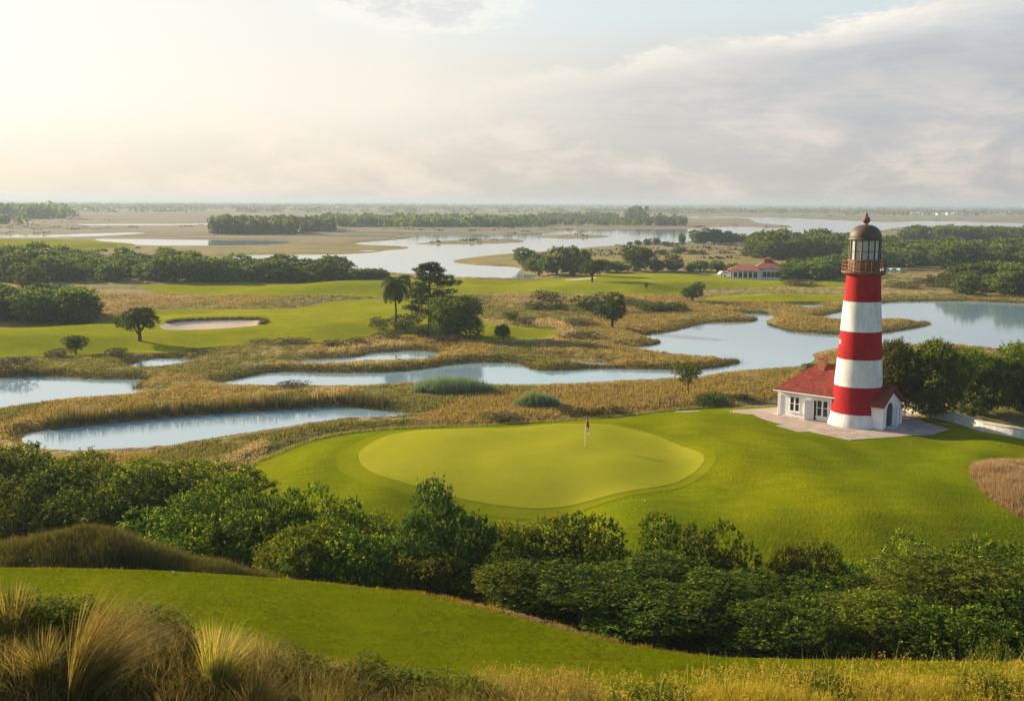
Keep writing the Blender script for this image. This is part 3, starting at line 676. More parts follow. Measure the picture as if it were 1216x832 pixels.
for px, pt, w in [(828,273,18),(839,271,17),(850,272,17),(861,274,16),(871,276,15),(881,277.5,14),(890,281,12),(834,277,16),(845,278,15),(857,279,15),(868,280,14)]:
    lone(px, 289.5, pt, w, WOOD[(px*7) % 6], None, 'bluish tree in the dark wood on the lagoon\'s far point', 'tree', 'trees of the lagoon point wood')

# ---- palm and pine
b, ww, hh = spot(470, 391, 325, 60)
e = tag(obj('palm_tree', None, None, b), 'tall palm with drooping fronds beside the pine', 'palm tree')
k = MB(); k.tube([(0, 0, -.2), (.05, 0, hh*.3), (-.05, .03, hh*.6), (0, 0, hh*.83)], [.26, .19, .17, .2], 12); k.build('trunk', M['palmbark'], e, True)
g = np.random.default_rng(3); Vs = []; Ts = []
for i in range(46):
    a = g.uniform(0, 6.283); e0 = g.uniform(-.55, 1.35); L = g.uniform(4.2, 5.6)*(1 if e0 > -.2 else .85); p = np.array([0, 0, hh*.83]); n = 26; ang = e0
    for s_ in range(n):
        d = np.array([math.cos(a)*math.cos(ang), math.sin(a)*math.cos(ang), math.sin(ang)]); q = p+d*L/n; ang -= (.095 if e0 > 0 else .07)
        side = np.array([-math.sin(a), math.cos(a), 0]); Vs.append([p+side*.04, q+side*.04, q-side*.04, p-side*.04]); Ts.append(.5)
        if s_ > 3:
            for sg in (-1, 1):
                l = 1.05*math.sin(math.pi*min(1, (s_+3)/n*.93))+.12; tip = q+side*sg*l*.75+d*l*.45-np.array([0, 0, l*g.uniform(.25, .55)])
                w_ = d*.12; Vs.append([q-w_, (q+tip)/2-w_*.7+[0, 0, .03], tip, (q+tip)/2+w_*.9+[0, 0, .03]]); Ts.append(float(np.clip(g.normal(.4, .15), 0, 1)))
        p = q
V = np.array(Vs).reshape(-1, 3); obj('crown', mesh_np('palm_crown', V, [np.arange(len(V)).reshape(-1, 4)], M['tree'], {'tint': np.repeat(Ts, 4)}), e)

b, ww, hh = spot(510, 396, 313, 66)
e = tag(obj('pine_tree', None, None, b), 'tall dark pine with layered branches, the highest tree of the fairway group', 'pine tree')
k = MB(); k.tube([(0, 0, -.2), (.1, 0, hh*.3), (0, .1, hh*.65), (.05, 0, hh*.97)], [.42, .33, .24, .06], 12); bl = []; g = random.Random(8)
for i in range(30):
    z = hh*(.26+.70*i/29); q = (1-(i/29)**1.8)*.85+.32; a = i*2.4+g.uniform(-.5, .5); L = ww*.5*q*g.uniform(.55, 1.12); dz = L*g.uniform(.02, .22)
    en = (L*math.cos(a), L*math.sin(a), z+dz); k.tube([(0, 0, z-.15), (en[0]*.5, en[1]*.5, z+dz*.2), en], [.11, .075, .03], 6)
    for f_, s_ in ((1, 1), (.72, .95), (.45, .7)): bl.append((en[0]*f_+g.uniform(-.3, .3), en[1]*f_+g.uniform(-.3, .3), z+dz*f_+.15, 1.0*s_, 1.0*s_, .2))
for i in range(4): bl.append((g.uniform(-.7, .7), g.uniform(-.7, .7), hh-.55+g.uniform(-.2, .2), .85, .85, .42))
k.build('trunk', M['bark'], e, True)
obj('crown', leaf_mesh('pine_crown', M['needle'], 9, bl, 4300, .34, 9, .28, .085, upw=.7, flat_n=.2, unit=False), e)

# ---- bushes in the marsh and on its banks
def bush(px, pb, pt, w, me, label, group=None, cat='bush', name='bush'): return lone(px, pb, pt, w, me, None, label, cat, group, name, 'foliage')
for a in [(70,426,414,36,HE[0],'dark low bush left under the small loose-leaved tree'),(138,425,412,27,HE[1],'round bush alone below the left fairway'),(16,440,422,52,HE[2],'grey-brown bush at the left edge above the pond'),
    (487,388,370,44,HE[0],'brown bush between palm trunk and pine trunk'),(452,391,376,26,HE[1],'pale brown bush left of the palm trunk'),(500,402,386,30,BU[0],'dark bush at the foot of the pine'),(524,403,379,34,BU[1],'leafy green bush between the pine and the wide dark tree'),(480,394,380,24,BU[2],'green bush behind the palm trunk, left of the pine'),
    (703,371,347,50,BU[1],'round green bush touching the tall dark tree'),(650,364,345,40,HE[2],'tall pale heath shrub in the brown field'),(640,369,358,34,BU[2],'dark low bush before the pale heath shrub'),(665,370,360,22,BU[0],'small dark bush right of the low one in the brown field'),
    (752,364,353,36,HE[0],'loose heath shrub behind the dark low hedge'),(775,371,357,40,BU[1],'left half of the dark low hedge in the brown field'),(800,370,358,34,BU[2],'right half of the dark low hedge in the brown field'),
    (690,388,378,36,HE[1],'flat shrub left of the tall dark tree\'s foot'),(690,403,393,52,HE[2],'long low shrub by the round end of the fairway'),(606,383,369,20,BU[0],'dark shrub at the fairway\'s far right corner'),(622,388,375,26,HE[0],'greyish shrub beside the fairway\'s right end'),
    (638,488,463,50,M and None,''),(672,494,480,20,HE[1],'brown shrub right of the green reed clump'),(690,494,482,16,HE[2],'small brown shrub, second right of the reed clump'),(710,495,483,22,HE[0],'olive shrub on the lawn\'s far edge behind the flag'),(731,492,480,22,HE[1],'olive shrub farthest right on the lawn\'s far edge'),
    (846,483,467,44,BU[2],'dark bush at the foot of the thin young tree'),(884,478,467,26,HE[2],'low bush by the wire fence near the cottage'),(595,500,488,48,HE[0],'long dark shrub on the far edge of the lawn above the green'),
    (345,409,401,50,HE[1],'dark low shrub on the bank under the fairway'),(310,409,402,30,HE[2],'smaller shrub on the bank under the fairway'),(462,404,392,40,HE[0],'shaded shrub on the bank left under the palm'),(528,408,396,40,HE[1],'round brown shrub on the bank under the pine'),(425,409,400,34,HE[2],'low shrub on the bank at the fairway\'s lowest point'),
    (398,412,403,30,HE[0],'flat shrub on the bank between two others below the fairway'),(345,461,452,44,HE[1],'low brown reed shrub in the long channel\'s near bank'),(785,303,296,15,BU[0],'small bush in the far brown field, left one'),(806,302,292.5,17,WOOD[1],'pair-topped bush in the far brown field'),(822,303,296,12,BU[2],'small bush in the far brown field, right one'),
    (948,338,331,40,HE[0],'low shrubs left of the lighthouse gallery'),(1072,343,333,40,HE[1],'low grey shrub right of the lighthouse gallery'),(1098,341,330,36,HE[2],'pale low shrub between the gallery and the leafy hedge'),(1106,336,326,16,BU[1],'small round bush left of the leafy hedge')]:
    if a[4] is not None: bush(*a)

# ---- woods made of single trees
def wood(n, x0, x1, yb0, yb1, hp, wp, label, group, seed, me=WOOD, bias=1.0):
    g = random.Random(seed); pts = []
    for _ in range(n):
        best = None
        for _ in range(12):
            px = g.uniform(x0, x1); k = g.random()**bias; py = yb0+(yb1-yb0)*k; q = un(px, py, .5)
            dm = min([math.hypot(q[0]-o[0], (q[1]-o[1])*.6) for o in pts] or [9e9])
            if best is None or dm > best[0]: best = (dm, q)
        pts.append(best[1])
    for q in pts:
        z = h1(q[0], q[1]); s_ = g.uniform(.75, 1.2); o = obj('wood_tree', me[g.randrange(len(me))], None, (q[0], q[1], z-.6), g.uniform(0, 6.28), (wp*s_*g.uniform(.85, 1.15), wp*s_, hp*s_))
        tag(o, label, 'tree', group)
wood(34, 55, 225, 335, 316, 7.2, 10, 'leafy tree in the long wood behind the left fairway', 'trees of the long left wood', 11, bias=1.4)
wood(30, 225, 412, 335, 326, 6.6, 9.5, 'leafy tree in the long wood behind the left fairway', 'trees of the long left wood', 1, bias=1.5)
wood(16, -40, 52, 344, 318, 9.0, 10, 'dark tree in the wood corner at the left edge, nearer than the long wood', 'trees of the left corner wood', 2)
wood(16, -20, 97, 384, 373, 6.3, 7.0, 'dark tree in the short hedge beside the left fairway', 'trees of the left hedge', 3)
wood(7, 415, 452, 332, 330, 3.4, 5.5, 'low bush at the tail of the long wood by the lagoon', 'bushes at the tail of the left wood', 4)
wood(40, 898, 1015, 309, 299, 10.5, 13, 'tall tree in the wood behind the clubhouse', 'trees of the wood behind the clubhouse', 5)
wood(62, 1018, 1260, 320, 305, 9., 12.5, 'tree in the large wood right of the lighthouse lantern', 'trees of the large right wood', 6)
wood(34, 1078, 1270, 288, 283, 9.5, 17, 'bluish tree in the far wood on the right lagoon shore', 'trees of the far right wood', 7)
wood(18, 1130, 1270, 352, 341, 7.4, 9, 'yellow-green tree in the hedge by the right-hand lagoon', 'trees of the right hedge', 8)
wood(14, 935, 1000, 333, 325, 6.2, 9, 'leafy tree right beside the clubhouse', 'trees beside the clubhouse', 9)
wood(5, 88, 100, 384, 380, 6, 6.5, 'leafy tree at the right end of the short left hedge', 'trees at the end of the left hedge', 10)

# ---- far woods that read as one mass
def far_wood(bands, label, seed, wide=.55):
    g = np.random.default_rng(seed); Ps = []
    for x0, x1, yb0, yb1, ht, n in bands:
        px = g.uniform(x0, x1, n); py = yb0+(yb1-yb0)*g.random(n); q = un(px, py, .4); hh_ = ht*g.uniform(.6, 1.2, n); Ps.append(np.column_stack([q[:, :2], hh_]))
    P = np.concatenate(Ps); k = 34; n = len(P); r_ = np.repeat(P[:, 2], k); d = norm(g.normal(size=(n*k, 3)))*g.uniform(.5, 1, (n*k, 1))
    c = np.repeat(np.column_stack([P[:, :2], P[:, 2]*.5]), k, 0)+d*np.stack([r_*wide, r_*wide, r_*.5], 1)
    a = norm(g.normal(size=c.shape)); bb = norm(np.cross(a, norm(d+g.normal(size=c.shape)*.5))); s_ = (r_*.17*g.uniform(.7, 1.4, len(r_)))[:, None]
    V = np.stack([c-a*s_, c+bb*s_*.8, c+a*s_, c-bb*s_*.8], 1).reshape(-1, 3); V[:, 2] = np.maximum(V[:, 2], .2)
    ti = np.repeat(np.clip(np.repeat(g.normal(.4, .15, n), k)+g.normal(0, .1, n*k), 0, 1), 4)
    tag(obj('far_wood', mesh_np('far_wood', V, [np.arange(len(V)).reshape(-1, 4)], M['wood'], {'tint': ti})), label, kind='stuff')
far_wood([(258,350,278.5,274,12,110),(330,395,275.5,271,11,60)], 'far wood with pale trunks left of the lagoon', 21)
far_wood([(392,640,270,264,10.5,420)], 'long far wood behind the lagoon', 22)
far_wood([(640,792,268.5,264,8,110),(640,735,262,258,9,120),(780,812,268.5,267,11,20),(748,765,262,261,18,8)], 'far wood behind the lagoon, right part', 23)
far_wood([(-120,92,260.5,255,17,190),(-120,30,266.5,266,10,30)], 'hazy wood at the far left', 24)
far_wood([(-120,1330,249,247,9,700),(-120,700,252.5,251.5,11,110),(700,1330,254,250,11,420),(-120,1330,246.5,244.5,11,1500)], 'hazy belts of trees along the horizon', 25, 1.5)
far_wood([(1000,1330,256,251,8,260)], 'far scattered trees beyond the right lagoon', 26)

g = np.random.default_rng(31); n = 2600; px = g.uniform(-120, 1330, n); py = 256+52*g.random(n)**1.3; q = un(px, py, .4); ok = (vnoise(q[:, 0]/120, q[:, 1]/260, 5) > .06) & (np.abs(px-40) > 0)
w0 = np.full(n, 60.)
for p in WATER: w0 = np.minimum(w0, sdf(p, q[:, 0], q[:, 1]))
for p in ISLANDS: w0 = np.maximum(w0, -sdf(p, q[:, 0], q[:, 1]))
for p in SHEETS.values(): w0 = np.minimum(w0, sdf(p, q[:, 0], q[:, 1]))
q = q[ok & (w0 > 6)]; n = len(q); k = 16; r_ = np.repeat(g.uniform(.9, 2.6, n), k); c = np.repeat(np.column_stack([q[:, :2], np.full(n, .5)]), k, 0)+norm(g.normal(size=(n*k, 3)))*np.stack([r_*1.9, r_*1.5, r_*.4], 1); c[:, 2] = np.maximum(c[:, 2], .35)
a = norm(g.normal(size=c.shape)); bb = norm(np.cross(a, g.normal(size=c.shape))); s_ = (r_*.42)[:, None]; V = np.stack([c-a*s_, c+bb*s_*.8, c+a*s_, c-bb*s_*.8], 1).reshape(-1, 3)
tag(obj('far_scrub', mesh_np('far_scrub', V, [np.arange(len(V)).reshape(-1, 4)], M['heath'], {'tint': np.repeat(np.repeat(np.clip(g.normal(.35, .15, n), 0, 1), k), 4)})), 'low dark scrub scattered over the far marsh', kind='stuff')

# ------------------------------------------------------------------ marsh grass and reeds
g = np.random.default_rng(77)
def scatter(x0, x1, y0, y1, n, z=.4):
    px = g.uniform(x0, x1, n); py = g.uniform(y0, y1, n); q = un(px, py, z)[:, :2]; return q[:, 0], q[:, 1]
def sheet_d(x, y):
    d = np.full(x.shape, 60.)
    for P in list(SHEETS.values())+[bunker_a, bunker_b, lawn_rise]: d = np.minimum(d, sdf(P, x, y, 12.))
    return d
def lowz(x, y, w, sv=6.): return S(w/np.maximum(2.2, y*.022))*(h(x, y)+.3*S(np.clip(sv, 0, 6)/3))
xs = []; ys = []
for a in [(-140,1360,404,560,120000),(-140,1360,352,404,45000)]:
    x, y = scatter(*a); xs.append(x); ys.append(y)
x = np.concatenate(xs); y = np.concatenate(ys); w = water_d(x, y); sdv = sheet_d(x, y)
ok = (w > .2) & (sdv > .04) & (sdf(lawn_rise, x, y, 12.) > -.2); x, y, w, sdv = x[ok], y[ok], w[ok], sdv[ok]
behind = water_d(x, y-9) ; lowf = np.where((water_d(x, y+np.maximum(5, y*.035)) < 0), .28, 1.0)
ht = (.42+.25*fbm(x/12, y/25, 2, 51))*lowf*np.clip(.5+w/4, .5, 1)*(.7+.3*np.clip(sdv/3, 0, 1))
reddish = (fbm(x/35, y/70, 3, 61)+.5*np.exp(-((x-un(345,512,.4)[0])/8)**2)) > .34
olive = ~reddish & (fbm(x/22, y/60, 3, 67) > .05)
for nm, sel, mt_, lab in (('marsh_grass', ~reddish & ~olive, 'reed', 'ochre marsh grass around the ponds'), ('olive_marsh_grass', olive, 'reedolive', 'greenish patches of marsh grass around the ponds'), ('dry_marsh_grass', reddish, 'pink', 'patches of pinkish dry grass in the marsh')):
    P = np.column_stack([x, y, lowz(x, y, w, sdv)-.05])[sel]; sc = np.maximum(1, y[sel]/170)
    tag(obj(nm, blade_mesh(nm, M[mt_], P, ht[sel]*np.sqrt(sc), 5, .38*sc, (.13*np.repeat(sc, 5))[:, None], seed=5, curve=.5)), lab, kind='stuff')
# taller reeds along the far banks of the near ponds
Ps = []
Hs = []
for wi, P in enumerate(WATER[:7]):
    for (a, b_) in zip(P, np.roll(P, -1, 0)):
        n = int(np.hypot(*(b_-a))*16)+1; q = a+(b_-a)*g.random((n, 1)); q = q+g.normal(0, .5, (n, 2))+np.array([0, 1.0]); Ps.append(q); Hs.append(np.full(len(q), 1.0 if wi == 0 else .42))
Hs = np.concatenate(Hs); q = np.concatenate(Ps); q = q+np.column_stack([np.zeros(len(q)), np.abs(g.normal(0, .9, len(q)))]); w = water_d(q[:, 0], q[:, 1]); front = water_d(q[:, 0], q[:, 1]-4.5-w.clip(0)) < 0
ok = (w > .05) & (w < 3.5) & front & (sheet_d(q[:, 0], q[:, 1]) > .3); q = q[ok]; Hs = Hs[ok]
P = np.column_stack([q, lowz(q[:, 0], q[:, 1], w[ok])-.15]); print('reeds', len(P))
tag(obj('bank_reeds', blade_mesh('bank_reeds', M['shadereed'], P, Hs*(1.45+.4*fbm(q[:, 0]/5, q[:, 1]/5, 2, 71)), 6, .28, .085, seed=6, curve=.35)), 'taller reeds along the far banks of the ponds', kind='stuff')
def clump(name, mt_, px, pb, pt, wpx, n, label, cat, dep=.5, hv=.3):
    b, ww, hh_ = spot(px, pb, pt, wpx); a = g.uniform(0, 6.283, n); r_ = np.sqrt(g.random(n)); X = np.cos(a)*r_*ww/2; Y = np.sin(a)*r_*ww/2*dep+ww/2*dep
    zz = h(X+b[0], Y+b[1])+.2-b[2]; hh2 = hh_*1.0*(1-.45*r_**2)*g.uniform(.55, 1.1, n)
    e = tag(obj(name, blade_mesh(name, M[mt_], np.column_stack([X, Y, zz-.2]), hh2, 7, .3, .11, seed=int(px), curve=.35, vary=hv), None, tuple(b)), label, cat); return e
clump('reed_bed', 'reedgreen', 537, 472, 450, 96, 1700, 'long blue-green reed bed beside the channel', 'reeds', .5)
clump('reed_clump', 'reedgreen', 638, 488, 466, 52, 800, 'rounded green reed clump left behind the flag', 'reeds', .5)
# pinkish tall grass patch on the right of the lawn
n = 26000; x = g.uniform(brown_patch[:, 0].min(), brown_patch[:, 0].max(), n); y = g.uniform(brown_patch[:, 1].min(), brown_patch[:, 1].max(), n); d = sdf(brown_patch, x, y, 9.); ok = d < -.05; x, y, d = x[ok], y[ok], d[ok]
tag(obj('tall_dry_grass', blade_mesh('tall_dry_grass', M['pink'], np.column_stack([x, y, h(x, y)-.1]), (.75+.5*fbm(x/2, y/3, 2, 81))*np.clip(.55-d/2, .5, 1), 7, .2, .04, seed=9, curve=.45)), 'patch of tall pinkish brown grass on the lawn', kind='stuff')
# grassy mound
n = 42000; x = g.uniform(-30, -3.5, n); y = g.uniform(35, 44.5, n); mz = np.interp(x, *MOUND)-((y-40.5)/2.7)**2*1.5
ok = (sdf(hill, x, y) > .3) & (h(x, y) < mz+.6); x, y = x[ok], y[ok]
tag(obj('mound_grass', blade_mesh('mound_grass', M['moundgrass'], np.column_stack([x, y, h(x, y)-.05]), .42+.2*fbm(x/1.5, y/1.5, 2, 91), 7, .16, .016, segs=2, seed=10, curve=.6)), 'brown wispy grass on the mound behind the near fairway', kind='stuff')
# longer grass fringing the near fairway's far edge and the bunker's far lip
hx = np.concatenate([a+(b2-a)*g.random((int(np.hypot(*(b2-a))*55)+1, 1)) for a, b2 in zip(hill_edge[:-1], hill_edge[1:]) if a[0] > -30 and b2[0] < 26]); hx = hx+g.normal(0, .16, hx.shape)+np.array([0, .12])
tag(obj('fairway_fringe', blade_mesh('fairway_fringe', M['gold'], np.column_stack([hx, h(hx[:, 0], hx[:, 1])-.03]), .13+.1*fbm(hx[:, 0], hx[:, 1], 2, 93), 8, .10, .012, segs=2, seed=15, curve=.7)), 'ragged longer grass along the far edge of the near fairway', kind='stuff')
x = g.uniform(-19, 15, 90000); y = g.uniform(23.5, 36.5, 90000); ok = (sdf(hill, x, y, 5.) < -.02); x, y = x[ok], y[ok]
tag(obj('fairway_turf', blade_mesh('fairway_turf', M['turfblade'], np.column_stack([x, y, h(x, y)+.045]), .04+.02*fbm(x/2, y/2, 2, 94), 5, .05, .009, seed=17, curve=.8)), 'short grass of the near fairway', kind='stuff')
le = np.concatenate([a+(b2-a)*g.random((int(np.hypot(*(b2-a))*26)+1, 1)) for a, b2 in zip(lawn_edge, np.roll(lawn_edge, -1, 0)) if (a[1]+b2[1])/2 > 88 and (a[0]+b2[0])/2 < 27]); le = le+g.normal(0, .22, le.shape)+np.array([0, .25])
tag(obj('lawn_fringe', blade_mesh('lawn_fringe', M['reedolive'], np.column_stack([le, h(le[:, 0], le[:, 1])-.02]), .34+.2*fbm(le[:, 0]/3, le[:, 1]/3, 2, 95), 6, .2, .05, seed=18, curve=.6)), 'uncut grass along the far edge of the lawn', kind='stuff')
bx = np.concatenate([a+(b2-a)*g.random((int(np.hypot(*(b2-a))*14)+1, 1)) for a, b2 in zip(bunker_a, np.roll(bunker_a, -1, 0)) if b2[0] < a[0] or (a[1]+b2[1])/2 > bunker_a[:, 1].mean()]); bx = bx[bx[:, 1] > bunker_a[:, 1].mean()-.5]; bx = bx+g.normal(0, .25, bx.shape)
tag(obj('bunker_lip_grass', blade_mesh('bunker_lip_grass', M['shadereed'], np.column_stack([bx, h(bx[:, 0], bx[:, 1])]), np.full(len(bx), .75), 6, .3, .1, seed=16, curve=.4)), 'dark long grass along the far lip of the large bunker', kind='stuff')  # lip grass in the shade-darkened reed colour
# ---- near dune: grasses and weeds
def dune(n, x0, x1, y0, y1, cond=None):
    x = g.uniform(x0, x1, n); y = g.uniform(y0, y1, n)
    if cond is not None: k = cond(x, y); x, y = x[k], y[k]
    return np.column_stack([x, y, h(x, y)-.03])
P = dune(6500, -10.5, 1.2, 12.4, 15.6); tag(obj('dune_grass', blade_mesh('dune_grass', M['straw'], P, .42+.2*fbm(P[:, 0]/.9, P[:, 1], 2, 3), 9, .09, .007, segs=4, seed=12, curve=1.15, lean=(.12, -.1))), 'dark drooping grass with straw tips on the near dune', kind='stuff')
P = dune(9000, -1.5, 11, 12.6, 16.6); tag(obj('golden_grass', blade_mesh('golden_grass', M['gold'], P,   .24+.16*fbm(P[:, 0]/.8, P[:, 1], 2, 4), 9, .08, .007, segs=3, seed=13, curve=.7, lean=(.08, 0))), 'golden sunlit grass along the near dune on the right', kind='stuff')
P = dune(900, -.5, 11, 13.2, 16); V, f, ti = leaves(33, np.column_stack([P[:, :2], P[:, 2]+.30+.1*g.random(len(P)), np.full((len(P), 2), .085), np.full(len(P), .13)]), 5200, .07, 7, .022, .014, upw=.9, unit=False)
tag(obj('golden_weeds', mesh_np('golden_weeds', V, [f], M['gold'], {'tint': np.clip(ti+.25, 0, 1)})), 'golden flowering weeds on the near dune on the right', kind='stuff')
P = dune(420, 0, 11, 13.5, 16.2); tag(obj('seed_stalks', blade_mesh('seed_stalks', M['straw'], P, np.full(len(P), .62), 2, .1, .008, segs=3, seed=14, curve=.3, lean=(.12, 0))), 'thin dry stalks standing above the golden grass', kind='stuff')
def tuft(px, py, d, ht_, n, lean, curve, label, mt_='straw', spread=.16, segs=6, wd_=.009):
    b = at_depth(px, d); e = obj('grass_tuft', blade_mesh('grass_tuft', M[mt_], np.zeros((n//20, 3)), np.full(n//20, ht_), 20, spread, wd_, segs=segs, seed=int(px), curve=curve, lean=lean, vary=.3), None, (b[0], b[1], b[2]-.1)); tag(e, label, 'grass tuft', 'large tufts on the near dune')
tuft(88,0,12.9,1.75,1300,(.75,.05),.42,'biggest straw-coloured marram tuft, sweeping to the right')
tuft(255,0,13.6,.95,700,(.25,.05),.5,'golden upright tuft standing against the near fairway')
tuft(300,0,13.2,.75,500,(.4,-.1),.7,'half-shaded tuft right of the golden upright one')
tuft(618,0,13.2,.92,600,(.75,.05),.4,'pale tuft of long stems leaning right, in the middle')
tuft(12,0,14.2,.95,420,(.1,.05),.5,'golden tuft at the far left end of the near dune')
tuft(45,0,13.3,.7,420,(.1,-.3),.9,'drooping shaded tuft left of the biggest one')
tuft(200,0,12.9,.7,420,(.3,-.5),.9,'dark drooping tuft under the golden upright one')
tuft(380,0,13.2,.6,420,(.3,-.4),.9,'dark drooping tuft in the shade left of the middle')
for px, d, pt, w, lab in [(18,14.4,708,110,'leafy green weed at the left end of the near dune'),(68,14.6,716,90,'round leafy weed behind the biggest marram tuft'),(178,14.8,722,80,'leafy weed between the biggest tuft and the golden one'),(130,15,728,70,'small leafy weed behind the biggest tuft\'s stems'),
    (345,14.6,776,80,'low leafy weed right of the golden upright tuft'),(430,14.6,790,90,'dark leafy weed left of the middle tuft'),(500,14.6,800,80,'low dark leafy weed next to the middle tuft'),(560,14.4,806,60,'yellowish weed at the foot of the middle tuft'),(775,14.6,812,70,'green weed among golden grass right of the middle tuft'),(1000,14.8,812,80,'green weed among the golden grass, under the shaded thicket'),(1190,14.4,806,80,'bright leafy weed among golden grass at the bottom right corner')]:
    b = at_depth(px, d); plant('leafy_weed', WEED[int(px) % 2], None, (b[0], b[1], b[2]-.1), w*d/F*1.2, max(.3, zat(b[0], b[1], pt)-b[2]+.1), lab, 'weed', 'leafy weeds on the near dune', 'foliage')
# ------------------------------------------------------------------ lighthouse
G0 = 2.0
A = un(923, 493, G0); B_ = un(982, 502, G0); w_ = (B_-A)/np.linalg.norm(B_-A); v_ = np.array([-w_[1], w_[0], 0]); HZ = math.atan2(w_[1], w_[0])
TB = un(1016.8, 503.5, G0); SCL = ((TB-[0, 0, H])@fw)/F     # metres per photo pixel at the tower
def zt(py): return zat(TB[0], TB[1], py)-G0
lh = tag(obj('lighthouse', None, None, (TB[0], TB[1], G0), HZ), 'red and white banded lighthouse with a rusty lantern, beside the white cottage', 'lighthouse')
Z = {k: zt(240+v*.3606) for k, v in dict(b1=687, b2=600, b3=512, b4=422, b5=325, top=238, rail=193, gl0=190, gl1=121, dome=78, ball=50, tip=15).items()}
px_ = .3606*SCL*.98
prof = [(96*px_, -.3), (95*px_, .25), (92*px_, Z['b1']*.5), (86*px_, Z['b1']), (77.5*px_, Z['b2']), (72*px_, Z['b3']), (66*px_, Z['b4']), (60*px_, Z['b5']), (55.5*px_, Z['top']-.5), (55.5*px_, Z['top']-.1), (62*px_, Z['top'])]
m, t = mat('tower_bands'); p = t.nd('ShaderNodeTexCoord').outputs['Object']; zc = t.nd('ShaderNodeSeparateXYZ', {0: p}).outputs[2]; n1 = t.noise(t.scalev(p, (1, 1, .35)), 1.2, 6, .65); n2 = t.noise(p, 7., 4, .6)
zz = t.m('ADD', zc, t.m('MULTIPLY', t.m('SUBTRACT', n2, .5), .06))
isred = t.m('MODULO', t.m('ADD', t.m('ADD', t.m('GREATER_THAN', zz, Z['b1']), t.m('GREATER_THAN', zz, Z['b2'])), t.m('ADD', t.m('ADD', t.m('GREATER_THAN', zz, Z['b3']), t.m('GREATER_THAN', zz, Z['b4'])), t.m('GREATER_THAN', zz, Z['b5']))), 2.0)
red = t.mix(t.smooth(n1, .3, .7), (.29, .0035, .007), (.40, .008, .010)); wh = t.mix(t.smooth(n1, .32, .68), (.60, .56, .50), (.80, .77, .71))
drip = t.m('MULTIPLY', t.m('MULTIPLY', t.smooth(t.noise(t.scalev(p, (2.4, 2.4, .12)), 1., 4, .6), .52, .75), t.smooth(zz, Z['top']-9, Z['top'])), .6); peel = t.smooth(t.noise(t.scalev(p, (1, 1, .5)), 2.6, 6, .7), .62, .70)
col = t.mix(isred, wh, red); col = t.mix(t.m('MULTIPLY', peel, .14), col, (.30, .16, .13)); col = t.mix(drip, col, (.16, .075, .035)); col = t.mix(t.m('MULTIPLY', t.smooth(n2, .62, .75), .22), col, (.32, .25, .19))
bs = principled(t, Base_Color=col, Roughness=.8, Specular_IOR_Level=.12, Normal=bump(t, t.m('ADD', n2, n1), .25, .04)); t.l.new(bs.outputs[0], t.out.inputs[0]); M['tower'] = m
k = MB(); k.lathe(prof, 72); tw = k.build('tower', M['tower'], lh, 40)
wa = math.pi+.62   # small round window on the lit left side
def ang_of(px):  # bearing on the tower (in the lighthouse's own frame) that shows at a photo column offset -1..1
    view = math.atan2(-TB[1], -TB[0])-HZ; return view+math.asin(px)
a = ang_of(-.93); r_ = 66*px_; zc_ = zt(405.5)
k = MB(); c_ = np.array([r_*math.cos(a), r_*math.sin(a), zc_]); d_ = np.array([math.cos(a), math.sin(a), 0])
k.tube([c_-d_*.3, c_+d_*.10], .24, 16); wn = k.build('window', M['white'], lh)
k = MB(); k.tube([c_+d_*.06, c_+d_*.104], .14, 14); k.build('pane', M['glass'], wn)
zg = Z['top']; R_g = 72*px_
k = MB(); k.lathe([(55*px_, zg-.02), (64*px_, zg+.02), (R_g*.97, zg+.18), (R_g, zg+.22), (R_g, zg+.36), (.2, zg+.37)], 48); gal = k.build('gallery', M['rust'], lh, 30)
zr = Z['rail']+.05
k = MB(); nb = 24
for i in range(nb):
    a = 6.283*i/nb; x, y = R_g*.965*math.cos(a), R_g*.965*math.sin(a); k.tube([(x, y, zg+.3), (x, y, zr)], .035, 6)
for zz_ in (zr, zg+.36+(zr-zg-.36)*.62, zg+.36+(zr-zg-.36)*.3):
    for i in range(48):
        a0, a1 = 6.283*i/48, 6.283*(i+1)/48; k.tube([(R_g*.965*math.cos(a0), R_g*.965*math.sin(a0), zz_), (R_g*.965*math.cos(a1), R_g*.965*math.sin(a1), zz_)], .03, 5, cap=False)
k.build('railing', M['rust'], gal)
RL = 49*px_; nl = 14
k = MB(); k.lathe([(RL+.05, zg+.3), (RL+.05, Z['gl0']-.06), (RL+.13, Z['gl0']-.05), (RL+.13, Z['gl0']+.05), (RL-.1, Z['gl0']+.06)], nl); k.build('lantern_base', M['rust'], lh)
k = MB(); k.lathe([(RL-.04, Z['gl0']), (RL-.04, Z['gl1'])], nl); k.build('lantern_glass', M['lglass'], lh)
k = MB()
for i in range(nl):
    a = 6.283*i/nl; k.tube([(RL*math.cos(a), RL*math.sin(a), Z['gl0']), (RL*math.cos(a), RL*math.sin(a), Z['gl1'])], .075, 6)
zm = Z['gl0']+(Z['gl1']-Z['gl0'])*.42
for i in range(nl):
    a0, a1 = 6.283*i/nl, 6.283*(i+1)/nl; k.tube([(RL*math.cos(a0), RL*math.sin(a0), zm), (RL*math.cos(a1), RL*math.sin(a1), zm)], .035, 5)
k.build('glazing_bars', M['bronze'], lh)
RD = 53*px_; zd, zD = Z['gl1'], Z['dome']
k = MB(); k.lathe([(RL-.1, zd-.12), (RD, zd-.12), (RD+.05, zd-.02), (RD+.02, zd+.08), (RD-.06, zd+.12)]+[(max(.2, RD*.97*math.cos(q)**.8), zd+.12+(zD-zd)*math.sin(q)) for q in np.linspace(.08, 1.5, 12)]+[(.15, zD+.12)], 40); dm = k.build('dome', M['bronze'], lh, 40)
